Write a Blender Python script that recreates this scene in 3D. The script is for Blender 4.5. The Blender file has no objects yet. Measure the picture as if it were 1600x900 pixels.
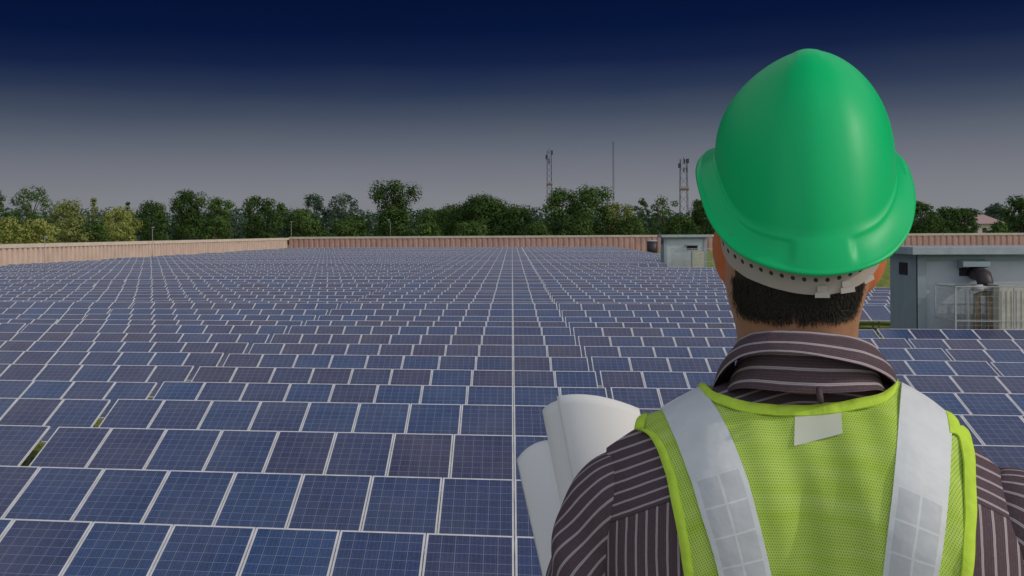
import bpy, math, random
import numpy as np
from mathutils import Vector, Matrix, noise
random.seed(7); rng = np.random.default_rng(7)
PI = math.pi
EYE = 4.7                      # camera height above the ground (m)
scene = bpy.context.scene
COL = scene.collection

# ------------------------------------------------------------------ camera
FPX, CX, CY, YAW, ROLL = 1622.0, 575.0, 363.3, math.radians(7.9), -0.006
vR = np.array([math.cos(YAW), math.sin(YAW), 0.0]); vF = np.array([-math.sin(YAW), math.cos(YAW), 0.0]); vU = np.array([0, 0, 1.0])
cr, sr = math.cos(ROLL), math.sin(ROLL)
cam_d = bpy.data.cameras.new('camera'); cam = bpy.data.objects.new('camera', cam_d); COL.objects.link(cam)
c_r = cr * vR + sr * vU; c_u = cr * vU - sr * vR; c_b = -vF
cam.matrix_world = Matrix(((c_r[0], c_u[0], c_b[0], 0), (c_r[1], c_u[1], c_b[1], 0), (c_r[2], c_u[2], c_b[2], EYE), (0, 0, 0, 1)))
cam_d.sensor_width = 36; cam_d.lens = FPX / 1600 * 36
cam_d.shift_x = (800 - CX) / 1600; cam_d.shift_y = -(450 - CY) / 1600
cam_d.clip_start = 0.05; cam_d.clip_end = 5000
scene.camera = cam
def ray(px, py):
    x = px - CX; y = py - CY
    x, y = x * cr + y * sr, -x * sr + y * cr
    return vR * x / FPX + vF - vU * y / FPX
def proj(X, Y, Z):
    p = np.array([X, Y, Z]); d = p @ vF
    x = p @ vR / d * FPX; y = -(p @ vU) / d * FPX
    return CX + x * cr - y * sr, CY + x * sr + y * cr
def at(px, py, Y):
    r = ray(px, py); return r * Y / r[1]

# ------------------------------------------------------------------ light
SUN_EL, SUN_AZ = math.radians(30), math.radians(111)      # azimuth clockwise from +Y (array columns)
w = bpy.data.worlds.new('World'); scene.world = w; w.use_nodes = True
nt = w.node_tree; nt.nodes.clear()
def N(t, kind, **kw):
    n = t.nodes.new(kind)
    for k, v in kw.items(): setattr(n, k, v)
    return n
out = N(nt, 'ShaderNodeOutputWorld'); bg = N(nt, 'ShaderNodeBackground'); bg.inputs[1].default_value = 0.1
sky = N(nt, 'ShaderNodeTexSky', sky_type='NISHITA'); sky.sun_disc = False
sky.sun_elevation = SUN_EL; sky.sun_rotation = SUN_AZ; sky.air_density = 1.0; sky.dust_density = 3.0
tc = N(nt, 'ShaderNodeTexCoord'); sp = N(nt, 'ShaderNodeSeparateXYZ'); nt.links.new(tc.outputs['Generated'], sp.inputs[0])
# invented navy gradient ahead, kept dark overhead to dim the helmet top: tint by elevation, fading out behind the viewer
ramp = N(nt, 'ShaderNodeValToRGB'); cr_ = ramp.color_ramp; cr_.interpolation = 'LINEAR'
def stops(r, lst):
    while len(r.elements) > 1: r.elements.remove(r.elements[-1])
    r.elements[0].position = lst[0][0]; r.elements[0].color = (*lst[0][1], 1)
    for p, c in lst[1:]:
        e = r.elements.new(p); e.color = (*c, 1)
SKY_STOPS = [(0.0, (.215, .222, .242)), (.035, (.200, .208, .232)), (.06, (.160, .170, .205)), (.085, (.106, .124, .162)), (.11, (.056, .074, .116)), (.135, (.023, .037, .082)),
             (.16, (.0070, .0155, .058)), (.19, (.0020, .0078, .041)), (.24, (.0008, .0050, .031)), (.38, (.0008, .005, .030)), (.50, (.42, .43, .50)), (.69, (.38, .39, .46)), (.82, (.08, .09, .14)), (1.0, (.02, .03, .05))]  # pale band above the navy added for the panel reflections
stops(cr_, SKY_STOPS)
nz = N(nt, 'ShaderNodeTexNoise'); nz.inputs['Scale'].default_value = 5; nz.inputs['Detail'].default_value = 5
mp = N(nt, 'ShaderNodeMapping'); mp.inputs['Scale'].default_value = (1, 1, 5)
nt.links.new(tc.outputs['Generated'], mp.inputs[0]); nt.links.new(mp.outputs[0], nz.inputs['Vector'])
def M(t, op, a, b=None, c=None, clamp=False):
    n = N(t, 'ShaderNodeMath', operation=op); n.use_clamp = clamp
    for i, v in enumerate((a, b, c)):
        if v is None: continue
        if isinstance(v, (int, float)): n.inputs[i].default_value = v
        else: t.links.new(v, n.inputs[i])
    return n.outputs[0]
zj = M(nt, 'ADD', sp.outputs[2], M(nt, 'MULTIPLY', M(nt, 'SUBTRACT', nz.outputs[0], .5), .020))
nt.links.new(zj, ramp.inputs[0])
# behind the viewer the hazy sky is brightened to fill the man's back
back = M(nt, 'MULTIPLY', sp.outputs[1], -1.0)
bf = N(nt, 'ShaderNodeMapRange'); bf.interpolation_type = 'SMOOTHSTEP'; nt.links.new(back, bf.inputs[0])
bf.inputs[1].default_value = .02; bf.inputs[2].default_value = .50
mixc = N(nt, 'ShaderNodeMix', data_type='RGBA')
nt.links.new(bf.outputs[0], mixc.inputs[0]); nt.links.new(ramp.outputs[0], mixc.inputs[6])
sc_ = N(nt, 'ShaderNodeMix', data_type='RGBA'); sc_.inputs[0].default_value = .55
nt.links.new(sky.outputs[0], sc_.inputs[6]); sc_.inputs[7].default_value = (5.5, 5.6, 6.0, 1)
BACK = N(nt, 'ShaderNodeVectorMath', operation='SCALE'); nt.links.new(sc_.outputs[2], BACK.inputs[0]); BACK.inputs['Scale'].default_value = 2.5
FRONT = N(nt, 'ShaderNodeVectorMath', operation='SCALE'); nt.links.new(ramp.outputs[0], FRONT.inputs[0]); nt.links.new(M(nt, 'ADD', M(nt, 'MULTIPLY', nz.outputs[0], 5.0), 16.2), FRONT.inputs['Scale'])
nt.links.new(FRONT.outputs[0], mixc.inputs[6]); nt.links.new(BACK.outputs[0], mixc.inputs[7])
nt.links.new(mixc.outputs[2], bg.inputs[0]); nt.links.new(bg.outputs[0], out.inputs[0])
sd = bpy.data.lights.new('sun', 'SUN'); sun = bpy.data.objects.new('sun', sd); COL.objects.link(sun)
sd.energy = 2.0; sd.angle = math.radians(1.0); sd.color = (1, .94, .86)
sdir = Vector((math.sin(SUN_AZ) * math.cos(SUN_EL), math.cos(SUN_AZ) * math.cos(SUN_EL), math.sin(SUN_EL)))
sun.rotation_euler = sdir.to_track_quat('Z', 'Y').to_euler(); sun.location = (30, -30, 40)
vs = scene.view_settings; vs.view_transform = 'Standard'; vs.look = 'None'; vs.exposure = -0.85; vs.gamma = 1
scene.cycles.max_bounces = 6

# ------------------------------------------------------------------ materials
def mat(name, col, rough=.6, metal=0.0, spec=.5, build=None, noise_amt=0.0, noise_scale=6.0, bump=0.0):
    m = bpy.data.materials.new(name); m.use_nodes = True; t = m.node_tree; b = t.nodes['Principled BSDF']
    b.inputs['Base Color'].default_value = (*col, 1); b.inputs['Roughness'].default_value = rough
    b.inputs['Metallic'].default_value = metal; b.inputs['Specular IOR Level'].default_value = spec
    if noise_amt or bump:
        g = N(t, 'ShaderNodeTexCoord'); n = N(t, 'ShaderNodeTexNoise'); n.inputs['Scale'].default_value = noise_scale; n.inputs['Detail'].default_value = 6
        t.links.new(g.outputs['Object'], n.inputs['Vector'])
        if noise_amt:
            mr = N(t, 'ShaderNodeMapRange'); t.links.new(n.outputs[0], mr.inputs[0]); mr.inputs[1].default_value = .3; mr.inputs[2].default_value = .7
            mr.inputs[3].default_value = 1 - noise_amt; mr.inputs[4].default_value = 1 + noise_amt
            s = N(t, 'ShaderNodeVectorMath', operation='SCALE'); s.inputs[0].default_value = col; t.links.new(mr.outputs[0], s.inputs['Scale'])
            t.links.new(s.outputs[0], b.inputs['Base Color'])
        if bump:
            bp = N(t, 'ShaderNodeBump'); bp.inputs['Strength'].default_value = bump; bp.inputs['Distance'].default_value = .02
            t.links.new(n.outputs[0], bp.inputs['Height']); t.links.new(bp.outputs[0], b.inputs['Normal'])
    if build: build(t, b)
    return m
def mixrgb(t, fac, a, b, blend='MIX'):
    n = N(t, 'ShaderNodeMix', data_type='RGBA', blend_type=blend)
    for i, v in ((0, fac), (6, a), (7, b)):
        if isinstance(v, (int, float)): n.inputs[i].default_value = v
        elif isinstance(v, tuple): n.inputs[i].default_value = (*v, 1) if len(v) == 3 else v
        else: t.links.new(v, n.inputs[i])
    return n.outputs[2]

ROW0, PITCH, XL0, PW, TABLE_W = 12.06, 2.85, -8.12, 1.016, 10.25
def panel_build(t, b):
    uv = N(t, 'ShaderNodeUVMap'); s = N(t, 'ShaderNodeSeparateXYZ'); t.links.new(uv.outputs[0], s.inputs[0])
    u, v = s.outputs[0], s.outputs[1]
    def grid(x, n, wd):      # 1 on a line between n cells
        f = M(t, 'FRACT', M(t, 'MULTIPLY', x, float(n)))
        d = M(t, 'MINIMUM', f, M(t, 'SUBTRACT', 1.0, f))
        return M(t, 'LESS_THAN', d, wd)
    lu, lv = grid(u, 6, .022), grid(v, 10, .022)
    bus = grid(M(t, 'ADD', u, 1 / 36), 18, .028)
    gp = N(t, 'ShaderNodeNewGeometry'); ps = N(t, 'ShaderNodeSeparateXYZ'); t.links.new(gp.outputs['Position'], ps.inputs[0])
    bx = M(t, 'DIVIDE', M(t, 'SUBTRACT', ps.outputs[0], XL0 - .04), TABLE_W); blk = M(t, 'FLOOR', bx)
    pi = M(t, 'FLOOR', M(t, 'DIVIDE', M(t, 'MULTIPLY', M(t, 'FRACT', bx), TABLE_W), PW + .0005))
    row = M(t, 'FLOOR', M(t, 'DIVIDE', M(t, 'SUBTRACT', ps.outputs[1], ROW0 - 2.2), PITCH))
    cv = N(t, 'ShaderNodeCombineXYZ'); t.links.new(M(t, 'ADD', M(t, 'MULTIPLY', blk, 13.0), pi), cv.inputs[0]); t.links.new(row, cv.inputs[1])
    wn = N(t, 'ShaderNodeTexWhiteNoise', noise_dimensions='2D'); t.links.new(cv.outputs[0], wn.inputs['Vector'])
    wr = N(t, 'ShaderNodeTexWhiteNoise', noise_dimensions='1D'); t.links.new(M(t, 'ADD', row, 3.3), wr.inputs['W'])
    tone = M(t, 'ADD', M(t, 'MULTIPLY', wn.outputs[0], .6), M(t, 'MULTIPLY', wr.outputs[0], .4))
    # crystal flakes and cell to cell difference
    sc = N(t, 'ShaderNodeVectorMath', operation='MULTIPLY'); t.links.new(uv.outputs[0], sc.inputs[0]); sc.inputs[1].default_value = (60, 100, 1)
    ad = N(t, 'ShaderNodeVectorMath', operation='ADD'); t.links.new(sc.outputs[0], ad.inputs[0]); t.links.new(wn.outputs['Color'], ad.inputs[1])
    vo = N(t, 'ShaderNodeTexVoronoi'); vo.inputs['Scale'].default_value = 1.0; t.links.new(ad.outputs[0], vo.inputs['Vector'])
    cell = N(t, 'ShaderNodeVectorMath', operation='FLOOR')
    c6 = N(t, 'ShaderNodeVectorMath', operation='MULTIPLY'); t.links.new(uv.outputs[0], c6.inputs[0]); c6.inputs[1].default_value = (6, 10, 1); t.links.new(c6.outputs[0], cell.inputs[0])
    ca = N(t, 'ShaderNodeVectorMath', operation='ADD'); t.links.new(cell.outputs[0], ca.inputs[0]); t.links.new(cv.outputs[0], ca.inputs[1])
    wc = N(t, 'ShaderNodeTexWhiteNoise', noise_dimensions='3D'); t.links.new(ca.outputs[0], wc.inputs['Vector'])
    cr2 = N(t, 'ShaderNodeValToRGB'); t.links.new(tone, cr2.inputs[0])
    stops(cr2.color_ramp, [(.15, (.050, .048, .108)), (.42, (.039, .053, .134)), (.65, (.032, .060, .158)), (.9, (.025, .068, .185))])
    vs_ = N(t, 'ShaderNodeSeparateColor'); t.links.new(vo.outputs['Color'], vs_.inputs[0])
    k = M(t, 'ADD', M(t, 'MULTIPLY', vs_.outputs[0], .45), M(t, 'ADD', M(t, 'MULTIPLY', wc.outputs[0], .22), .68))
    sca = N(t, 'ShaderNodeVectorMath', operation='SCALE'); t.links.new(cr2.outputs[0], sca.inputs[0]); t.links.new(k, sca.inputs['Scale'])
    c = mixrgb(t, M(t, 'MULTIPLY', bus, .35), sca.outputs[0], (.22, .26, .36))
    c = mixrgb(t, M(t, 'MULTIPLY', M(t, 'MAXIMUM', lu, lv), .66), c, (.28, .31, .40))
    dn = N(t, 'ShaderNodeTexNoise'); dn.inputs['Scale'].default_value = .9; dn.inputs['Detail'].default_value = 5; t.links.new(gp.outputs['Position'], dn.inputs['Vector'])
    dust = N(t, 'ShaderNodeMapRange'); t.links.new(dn.outputs[0], dust.inputs[0]); dust.inputs[1].default_value = .35; dust.inputs[2].default_value = .75; dust.inputs[3].default_value = .02; dust.inputs[4].default_value = .13
    low = M(t, 'MULTIPLY', M(t, 'POWER', M(t, 'SUBTRACT', 1.0, v, clamp=True), 9.0), .30)
    c = mixrgb(t, M(t, 'ADD', dust.outputs[0], M(t, 'MULTIPLY', low, dn.outputs[0])), c, (.35, .34, .32))
    t.links.new(c, b.inputs['Base Color']); b.inputs['Roughness'].default_value = .22; b.inputs['Specular IOR Level'].default_value = .5
M_CELL = mat('solar_cells', (.02, .04, .1), build=panel_build)
M_ALU = mat('aluminium_frame', (.72, .72, .74), .5, .1, noise_amt=.12, noise_scale=3)
M_STEEL = mat('galvanised_steel', (.35, .36, .36), .5, .5, noise_amt=.15)
M_BACKSHEET = mat('white_backsheet', (.6, .6, .6), .7)

def grass_build(t, b):
    g = N(t, 'ShaderNodeNewGeometry')
    n1 = N(t, 'ShaderNodeTexNoise'); n1.inputs['Scale'].default_value = 1.3; n1.inputs['Detail'].default_value = 8; t.links.new(g.outputs['Position'], n1.inputs['Vector'])
    n2 = N(t, 'ShaderNodeTexNoise'); n2.inputs['Scale'].default_value = 18; n2.inputs['Detail'].default_value = 4; t.links.new(g.outputs['Position'], n2.inputs['Vector'])
    r = N(t, 'ShaderNodeValToRGB'); t.links.new(M(t, 'ADD', M(t, 'MULTIPLY', n1.outputs[0], .6), M(t, 'MULTIPLY', n2.outputs[0], .4)), r.inputs[0])
    stops(r.color_ramp, [(.3, (.035, .06, .012)), (.45, (.14, .20, .03)), (.55, (.32, .36, .09)), (.7, (.45, .42, .2))])
    t.links.new(r.outputs[0], b.inputs['Base Color'])
    bp = N(t, 'ShaderNodeBump'); bp.inputs['Strength'].default_value = .8; bp.inputs['Distance'].default_value = .08; t.links.new(n2.outputs[0], bp.inputs['Height']); t.links.new(bp.outputs[0], b.inputs['Normal'])
M_GRASS = mat('rough_grass', (.1, .15, .03), .95, spec=.1, build=grass_build)

# ------------------------------------------------------------------ mesh helper
class MB:
    def __init__(s): s.v = []; s.f = []; s.m = []; s.uv = []
    def add(s, verts, faces, mi=0, uvs=None):
        o = len(s.v); s.v += [tuple(map(float, p)) for p in verts]
        for i, f in enumerate(faces):
            s.f.append(tuple(o + k for k in f)); s.m.append(mi)
            s.uv.append(uvs[i] if uvs else [(0, 0)] * len(f))
    def box(s, a, b, mi=0, mtx=None):
        (x0, y0, z0), (x1, y1, z1) = a, b
        vv = [(x0, y0, z0), (x1, y0, z0), (x1, y1, z0), (x0, y1, z0), (x0, y0, z1), (x1, y0, z1), (x1, y1, z1), (x0, y1, z1)]
        if mtx is not None: vv = [mtx @ Vector(p) for p in vv]
        s.add(vv, [(0, 3, 2, 1), (4, 5, 6, 7), (0, 1, 5, 4), (1, 2, 6, 5), (2, 3, 7, 6), (3, 0, 4, 7)], mi)
    def tube(s, pts, rad, n=8, mi=0, cap=True):
        pts = [Vector(p) for p in pts]; R = rad if isinstance(rad, (list, tuple)) else [rad] * len(pts)
        rings = []; up = None
        for i, p in enumerate(pts):
            d = (pts[min(i + 1, len(pts) - 1)] - pts[max(i - 1, 0)]).normalized()
            if up is None: up = Vector((0, 0, 1)) if abs(d.z) < .9 else Vector((1, 0, 0))
            a = d.cross(up).normalized(); up = a.cross(d).normalized()
            rings.append([p + (a * math.cos(2 * PI * k / n) + up * math.sin(2 * PI * k / n)) * R[i] for k in range(n)])
        vv = [q for r in rings for q in r]; ff = []
        for i in range(len(pts) - 1):
            for k in range(n): ff.append((i * n + k, i * n + (k + 1) % n, (i + 1) * n + (k + 1) % n, (i + 1) * n + k))
        if cap: ff += [tuple(range(n))[::-1], tuple((len(pts) - 1) * n + k for k in range(n))]
        s.add(vv, ff, mi)
    def grid(s, P, mi=0, close=False, uv=None):     # P[rows][cols][3]
        P = np.asarray(P); r, c = P.shape[:2]; vv = P.reshape(-1, 3); ff = []; uvs = []
        cc = c if close else c - 1
        for i in range(r - 1):
            for k in range(cc):
                k2 = (k + 1) % c
                ff.append((i * c + k, i * c + k2, (i + 1) * c + k2, (i + 1) * c + k))
                if uv is not None: uvs.append([tuple(uv[i][k]), tuple(uv[i][k2]), tuple(uv[i + 1][k2]), tuple(uv[i + 1][k])])
        s.add(vv, ff, mi, uvs if uv is not None else None)
    def mesh(s, name, mats, smooth=False):
        me = bpy.data.meshes.new(name); me.from_pydata(s.v, [], s.f)
        for m in (mats if isinstance(mats, (list, tuple)) else [mats]): me.materials.append(m)
        me.polygons.foreach_set('material_index', s.m)
        ul = me.uv_layers.new(name='UVMap'); flat = [c for f in s.uv for p in f for c in p]
        ul.data.foreach_set('uv', flat)
        if smooth: me.polygons.foreach_set('use_smooth', [True] * len(s.f))
        me.update(); return me
def link(name, me, parent=None, loc=(0, 0, 0), rz=0):
    o = bpy.data.objects.new(name, me); COL.objects.link(o)
    o.parent = parent; o.location = loc; o.rotation_euler = (0, 0, rz); return o
def tag(o, label=None, cat=None, group=None, kind=None):
    if label: o['label'] = label
    if cat: o['category'] = cat
    if group: o['group'] = group
    if kind: o['kind'] = kind
    return o
def thing(name, label, cat, loc=(0, 0, 0), rz=0, group=None):
    return tag(link(name, None, None, loc, rz), label, cat, group)
def fin(o, bevel):     # soften edges
    m = o.modifiers.new('bevel', 'BEVEL'); m.width = bevel; m.segments = 2; m.limit_method = 'ANGLE'; return o

# ------------------------------------------------------------------ ground
b = MB(); S = 2500
b.add([(-S, -600, 0), (S, -600, 0), (S, 4000, 0), (-S, 4000, 0)], [(0, 1, 2, 3)])
tag(link('ground', b.mesh('ground', M_GRASS)), 'rough yellow green grass ground under the solar field', kind='structure')

# ------------------------------------------------------------------ solar tables
TILT = math.radians(20.6); PL = 1.65; ct, st = math.cos(TILT), math.sin(TILT)
TOPZ = EYE - 3.49
measured = {0: 835.7, 1: 746.8, 2: 680, 3: 633.4, 4: 603.6, 5: 577.8, 6: 556.9, 7: 539.1, 8: 524.5, 9: 510.2, 10: 502.6, 11: 494.1, 12: 484.7, 13: 474.3}
def slope_mesh(name, part, cols=1):
    """panel pieces with the table's top edge at local (0,0,0); panels go down towards -Y"""
    b = MB()
    def T(x, u, h): return (x, -u * ct - h * st, -u * st + h * ct)
    for k in range(cols):
        x0 = k * PW + .006; x1 = x0 + PW - .012; fw = .024; th = .035
        if part in ('glass', 'all'):
            a, c_ = x0 + fw * .8, x1 - fw * .8; u0, u1 = fw * .8, PL - fw * .8; h = -.004
            b.add([T(a, u1, h), T(c_, u1, h), T(c_, u0, h), T(a, u0, h)], [(0, 1, 2, 3)], 0, [[(0, 0), (1, 0), (1, 1), (0, 1)]])
            if part == 'glass': b.add([T(a, u1, -.012), T(c_, u1, -.012), T(c_, u0, -.012), T(a, u0, -.012)], [(3, 2, 1, 0)], 2, [[(0, 0)] * 4])
        if part in ('frame', 'all'):
            for (xa, xb, ua, ub) in ((x0, x1, 0, fw), (x0, x1, PL - fw, PL), (x0, x0 + fw, fw, PL - fw), (x1 - fw, x1, fw, PL - fw)):
                vv = [T(xa, ub, -th), T(xb, ub, -th), T(xb, ua, -th), T(xa, ua, -th), T(xa, ub, 0), T(xb, ub, 0), T(xb, ua, 0), T(xa, ua, 0)]
                b.add(vv, [(0, 3, 2, 1), (4, 5, 6, 7), (0, 1, 5, 4), (1, 2, 6, 5), (2, 3, 7, 6), (3, 0, 4, 7)], 1)
    return b.mesh(name, [M_CELL, M_ALU, M_BACKSHEET])
ME_GLASS = slope_mesh('panel_glass', 'glass'); ME_FRAME = slope_mesh('panel_frame', 'frame')
ME_ALL = {}
def all_mesh(n):
    if n not in ME_ALL: ME_ALL[n] = slope_mesh('table_of_panels', 'all', n)
    return ME_ALL[n]
ME_RACK = {}
def rack_mesh(n):
    if n in ME_RACK: return ME_RACK[n]
    b = MB(); L = n * PW
    for u in (.4, 1.25):
        y, z = -u * ct + .06 * st, -u * st - .06 * ct
        b.box((0, y - .025, z - .02), (L, y + .025, z + .02))
        for k in range(max(2, n // 3 + 1)):
            x = .25 + k * (L - .5) / max(1, n // 3)
            b.box((x - .03, y - .03, -TOPZ - .05), (x + .03, y + .03, z))
    ME_RACK[n] = b.mesh('support_rack', M_STEEL); return ME_RACK[n]
ORD = 'front second third fourth fifth sixth seventh eighth ninth tenth eleventh twelfth thirteenth fourteenth fifteenth sixteenth seventeenth eighteenth nineteenth twentieth'.split()
BLK = {0: 'block at the centre', 1: 'first block right of centre', 2: 'second block right of centre', 3: 'third block right of centre', -1: 'first block left of centre', -2: 'second block left of centre', -3: 'third block left of centre', -4: 'fourth block left of centre', -5: 'fifth block left of centre', -6: 'sixth block left of centre'}
TENS = {2: 'twent', 3: 'thirt', 4: 'fort', 5: 'fift', 6: 'sixt', 7: 'sevent', 8: 'eight'}
ONES = ['', 'first', 'second', 'third', 'fourth', 'fifth', 'sixth', 'seventh', 'eighth', 'ninth']
def ordw(n): return TENS[n // 10] + ('ieth' if n % 10 == 0 else 'y-' + ONES[n % 10])
def wall_x(Y): return -62.2 + (Y - 95) * (9.2 / 150)
tables = []
for i in range(80):
    Y = ROW0 + PITCH * i
    hrow = (measured[i] - 362) * Y / 1637 if i in measured else 3.49 + random.uniform(-.06, .06)
    for bk in range(-6, 3):
        x0 = XL0 + bk * TABLE_W - (.06 if bk < 0 else 0); n = 10; k0 = 0
        xw = wall_x(Y) + 2.2
        if x0 < xw: k0 = int(math.ceil((xw - x0) / PW)); n = 10 - k0
        if bk == 2 and (38.5 < Y < 48 or 104 < Y < 114): continue
        if bk == 2 and 114 <= Y < 131: n = 4
        if bk == 2 and 195 < Y < 208: n = 10
        if bk == 2 and Y > 200: n = 10
        if n < 1: continue
        xa = x0 + k0 * PW; xb = xa + n * PW
        pa = proj(xa, Y, -3.49); pb = proj(xb, Y, -3.49)
        if pb[0] < -140 or pa[0] > 1740: continue
        z = EYE - hrow + random.uniform(-.018, .018)
        size = 1653 / Y * n * .5
        tables.append((Y, i, bk, xa, n, z, size))
tables.sort(key=lambda q: (q[1], -q[6]))
G_T = 'solar tables standing in rows across the field'
stuff = MB(); nth = 0
for (Y, i, bk, xa, n, z, size) in tables:
    nth += 1
    tz = z; rx = random.gauss(0, .004); ry = random.gauss(0, .0012)
    if nth <= 300:
        if i < 20:
            lab = f'{"front" if i == 0 else ORD[i]} row solar table of blue panels, {BLK[bk]}'
        else: lab = f'solar table in the {ordw(i + 1)} row from the front, {BLK[bk]}'
        if i < 19:
            t = thing('solar_table', lab, 'solar table', (xa, Y, tz), 0, G_T)
            t.rotation_euler = (rx, ry, 0)
            link('support_rack', rack_mesh(n), t)
            for k in range(n):
                p = link('solar_panel', ME_GLASS, t, (k * PW, 0, 0)); p.rotation_euler = (random.gauss(0, .002), 0, 0)
                link('panel_frame', ME_FRAME, p)
        else:
            t = tag(link('solar_table', all_mesh(n), None, (xa, Y, tz)), lab, 'solar table', G_T); t.rotation_euler = (rx, ry, 0)
    else:
        me = all_mesh(n); base = len(stuff.v)
        stuff.v += [(v.co.x + xa, v.co.y + Y, v.co.z + tz) for v in me.vertices]
        uvd = me.uv_layers[0].data
        for pl in me.polygons:
            stuff.f.append(tuple(base + q for q in pl.vertices)); stuff.m.append(pl.material_index)
            stuff.uv.append([tuple(uvd[li].uv) for li in pl.loop_indices])
tag(link('solar_field', stuff.mesh('solar_field', [M_CELL, M_ALU, M_BACKSHEET])), 'mass of far solar tables fading into a pale blue band before the red wall', 'solar field', kind='stuff')
# ------------------------------------------------------------------ boundary wall (ribbed cladding under a pale coping)
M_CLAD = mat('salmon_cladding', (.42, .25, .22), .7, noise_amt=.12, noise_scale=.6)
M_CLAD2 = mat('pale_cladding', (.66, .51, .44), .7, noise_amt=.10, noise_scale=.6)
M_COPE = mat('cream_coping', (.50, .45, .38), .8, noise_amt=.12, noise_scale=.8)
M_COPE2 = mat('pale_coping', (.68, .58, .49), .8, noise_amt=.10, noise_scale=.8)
def ribbed_wall(name, label, A, B, ztop, pitch, m1, m2, dep=.30):
    """vertical ribs between A and B; the seen side is on the right hand of A->B"""
    A, B = Vector(A), Vector(B); d = (B - A).normalized(); L = (B - A).length; nrm = Vector((d.y, -d.x, 0))
    root = thing(name, label, 'boundary wall', (A.x, A.y, 0))
    def W(s, h, z): p = d * s + nrm * h; return (p.x, p.y, z)
    b = MB(); zt = ztop - .5; n = int(L / pitch)
    prof = [(0, 0), (.50, 0), (.62, -dep), (.88, -dep), (1.0, 0)]
    pts = []
    for k in range(n):
        for (q, h) in prof[:-1]: pts.append(((k + q) * pitch, h))
    pts.append((n * pitch, 0))
    b.add([W(s, h, 0) for s, h in pts] + [W(s, h, zt) for s, h in pts], [(i, i + 1, len(pts) + i + 1, len(pts) + i) for i in range(len(pts) - 1)])
    link('ribbed_cladding', b.mesh('ribbed_cladding', m1), root)
    b = MB(); b.add([W(0, -.3, 0), W(L, -.3, 0), W(L, -.5, 0), W(0, -.5, 0), W(0, -.3, zt), W(L, -.3, zt), W(L, -.5, zt), W(0, -.5, zt)],
                    [(0, 1, 5, 4), (2, 3, 7, 6), (1, 2, 6, 5), (3, 0, 4, 7)])
    link('backing_wall', b.mesh('backing_wall', m1), root)
    b = MB(); h0, h1 = -.55, .10; zz = zt + .002
    b.add([W(0, h0, zz), W(L, h0, zz), W(L, h1, zz), W(0, h1, zz), W(0, h0, ztop), W(L, h0, ztop), W(L, h1, ztop), W(0, h1, ztop)],
          [(0, 3, 2, 1), (4, 5, 6, 7), (0, 1, 5, 4), (1, 2, 6, 5), (2, 3, 7, 6), (3, 0, 4, 7)])
    link('coping', b.mesh('coping', m2), root)
    return root
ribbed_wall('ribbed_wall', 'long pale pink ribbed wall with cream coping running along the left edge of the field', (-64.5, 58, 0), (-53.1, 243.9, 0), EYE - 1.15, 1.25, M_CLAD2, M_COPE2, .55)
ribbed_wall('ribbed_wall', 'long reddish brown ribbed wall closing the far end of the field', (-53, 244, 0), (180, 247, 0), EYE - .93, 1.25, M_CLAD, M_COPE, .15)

# ------------------------------------------------------------------ service buildings
M_BLUE = mat('blue_grey_paint', (.27, .34, .37), .75, noise_amt=.08, noise_scale=1.5, bump=.1)
M_WHITEW = mat('white_grey_render', (.44, .49, .53), .8, noise_amt=.08, noise_scale=1.2, bump=.1)
M_SLAB = mat('weathered_roof_slab', (.34, .39, .42), .85, noise_amt=.15, noise_scale=2)
M_DARK = mat('dark_grille', (.02, .018, .025), .7)
M_DUCT = mat('dark_duct', (.035, .025, .03), .5, noise_amt=.3, noise_scale=8)
M_BEIGE = mat('beige_tank_paint', (.52, .51, .43), .6, noise_amt=.18, noise_scale=4)
M_RUST = mat('stained_tan', (.28, .22, .14), .8, noise_amt=.3, noise_scale=6)
M_RAIL = mat('pale_rail', (.40, .42, .41), .5, noise_amt=.1)
M_CONC = mat('concrete', (.33, .32, .30), .9, noise_amt=.15, noise_scale=2, bump=.2)
def building(label, X, Y, Wd, Dp, ztop, vent_side=True):
    root = thing('service_building', label, 'building', (X, Y, 0))
    H = ztop - .28
    b = MB(); b.box((.12, .12, 0), (Wd - .12, Dp, H)); link('wall', b.mesh('wall', M_WHITEW), root)
    b = MB(); b.box((0, .02, 0), (.118, Dp + .02, H)); b.box((0, 0, 0), (.30, .117, H)); b.box((Wd - .3, 0, 0), (Wd, .117, H)); b.box((.302, .03, H - .22), (Wd - .302, .117, H))
    link('pilaster', b.mesh('pilaster', M_BLUE), root)
    b = MB(); b.box((-.35, -.5, H + .003), (Wd + .55, Dp + .5, ztop)); fin(link('roof', b.mesh('roof', M_SLAB), root), .02)
    v = MB(); v.box((-.03, .95, H - .78), (-.002, 1.75, H - .32)); vo = link('side_vent', v.mesh('side_vent', M_DARK), root)
    v = MB()
    for k in range(6): v.box((-.05, .97, H - .76 + k * .07), (-.031, 1.73, H - .735 + k * .07))
    link('louvre', v.mesh('louvre', M_DARK), vo)
    return root
bA = building('blue grey service building with a flat slab roof, right behind the man', 14.55, 40, 7.2, 2.75, EYE - .64)
hoodx = 1.35
hd = MB(); hz = EYE - 1.08
hd.add([(1.38, .118, hz), (2.28, .118, hz), (2.28, -.42, hz - .10), (1.38, -.42, hz - .10), (1.38, .118, hz - .34), (2.28, .118, hz - .34), (2.28, -.42, hz - .27), (1.38, -.42, hz - .27)],
       [(0, 1, 2, 3), (3, 2, 6, 7), (0, 3, 7, 4), (1, 5, 6, 2)])
link('vent_hood', hd.mesh('vent_hood', M_BLUE), bA)
v = MB(); v.box((1.45, .09, hz - .62), (2.2, .119, hz - .34)); link('vent_opening', v.mesh('vent_opening', M_DARK), bA)
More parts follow.
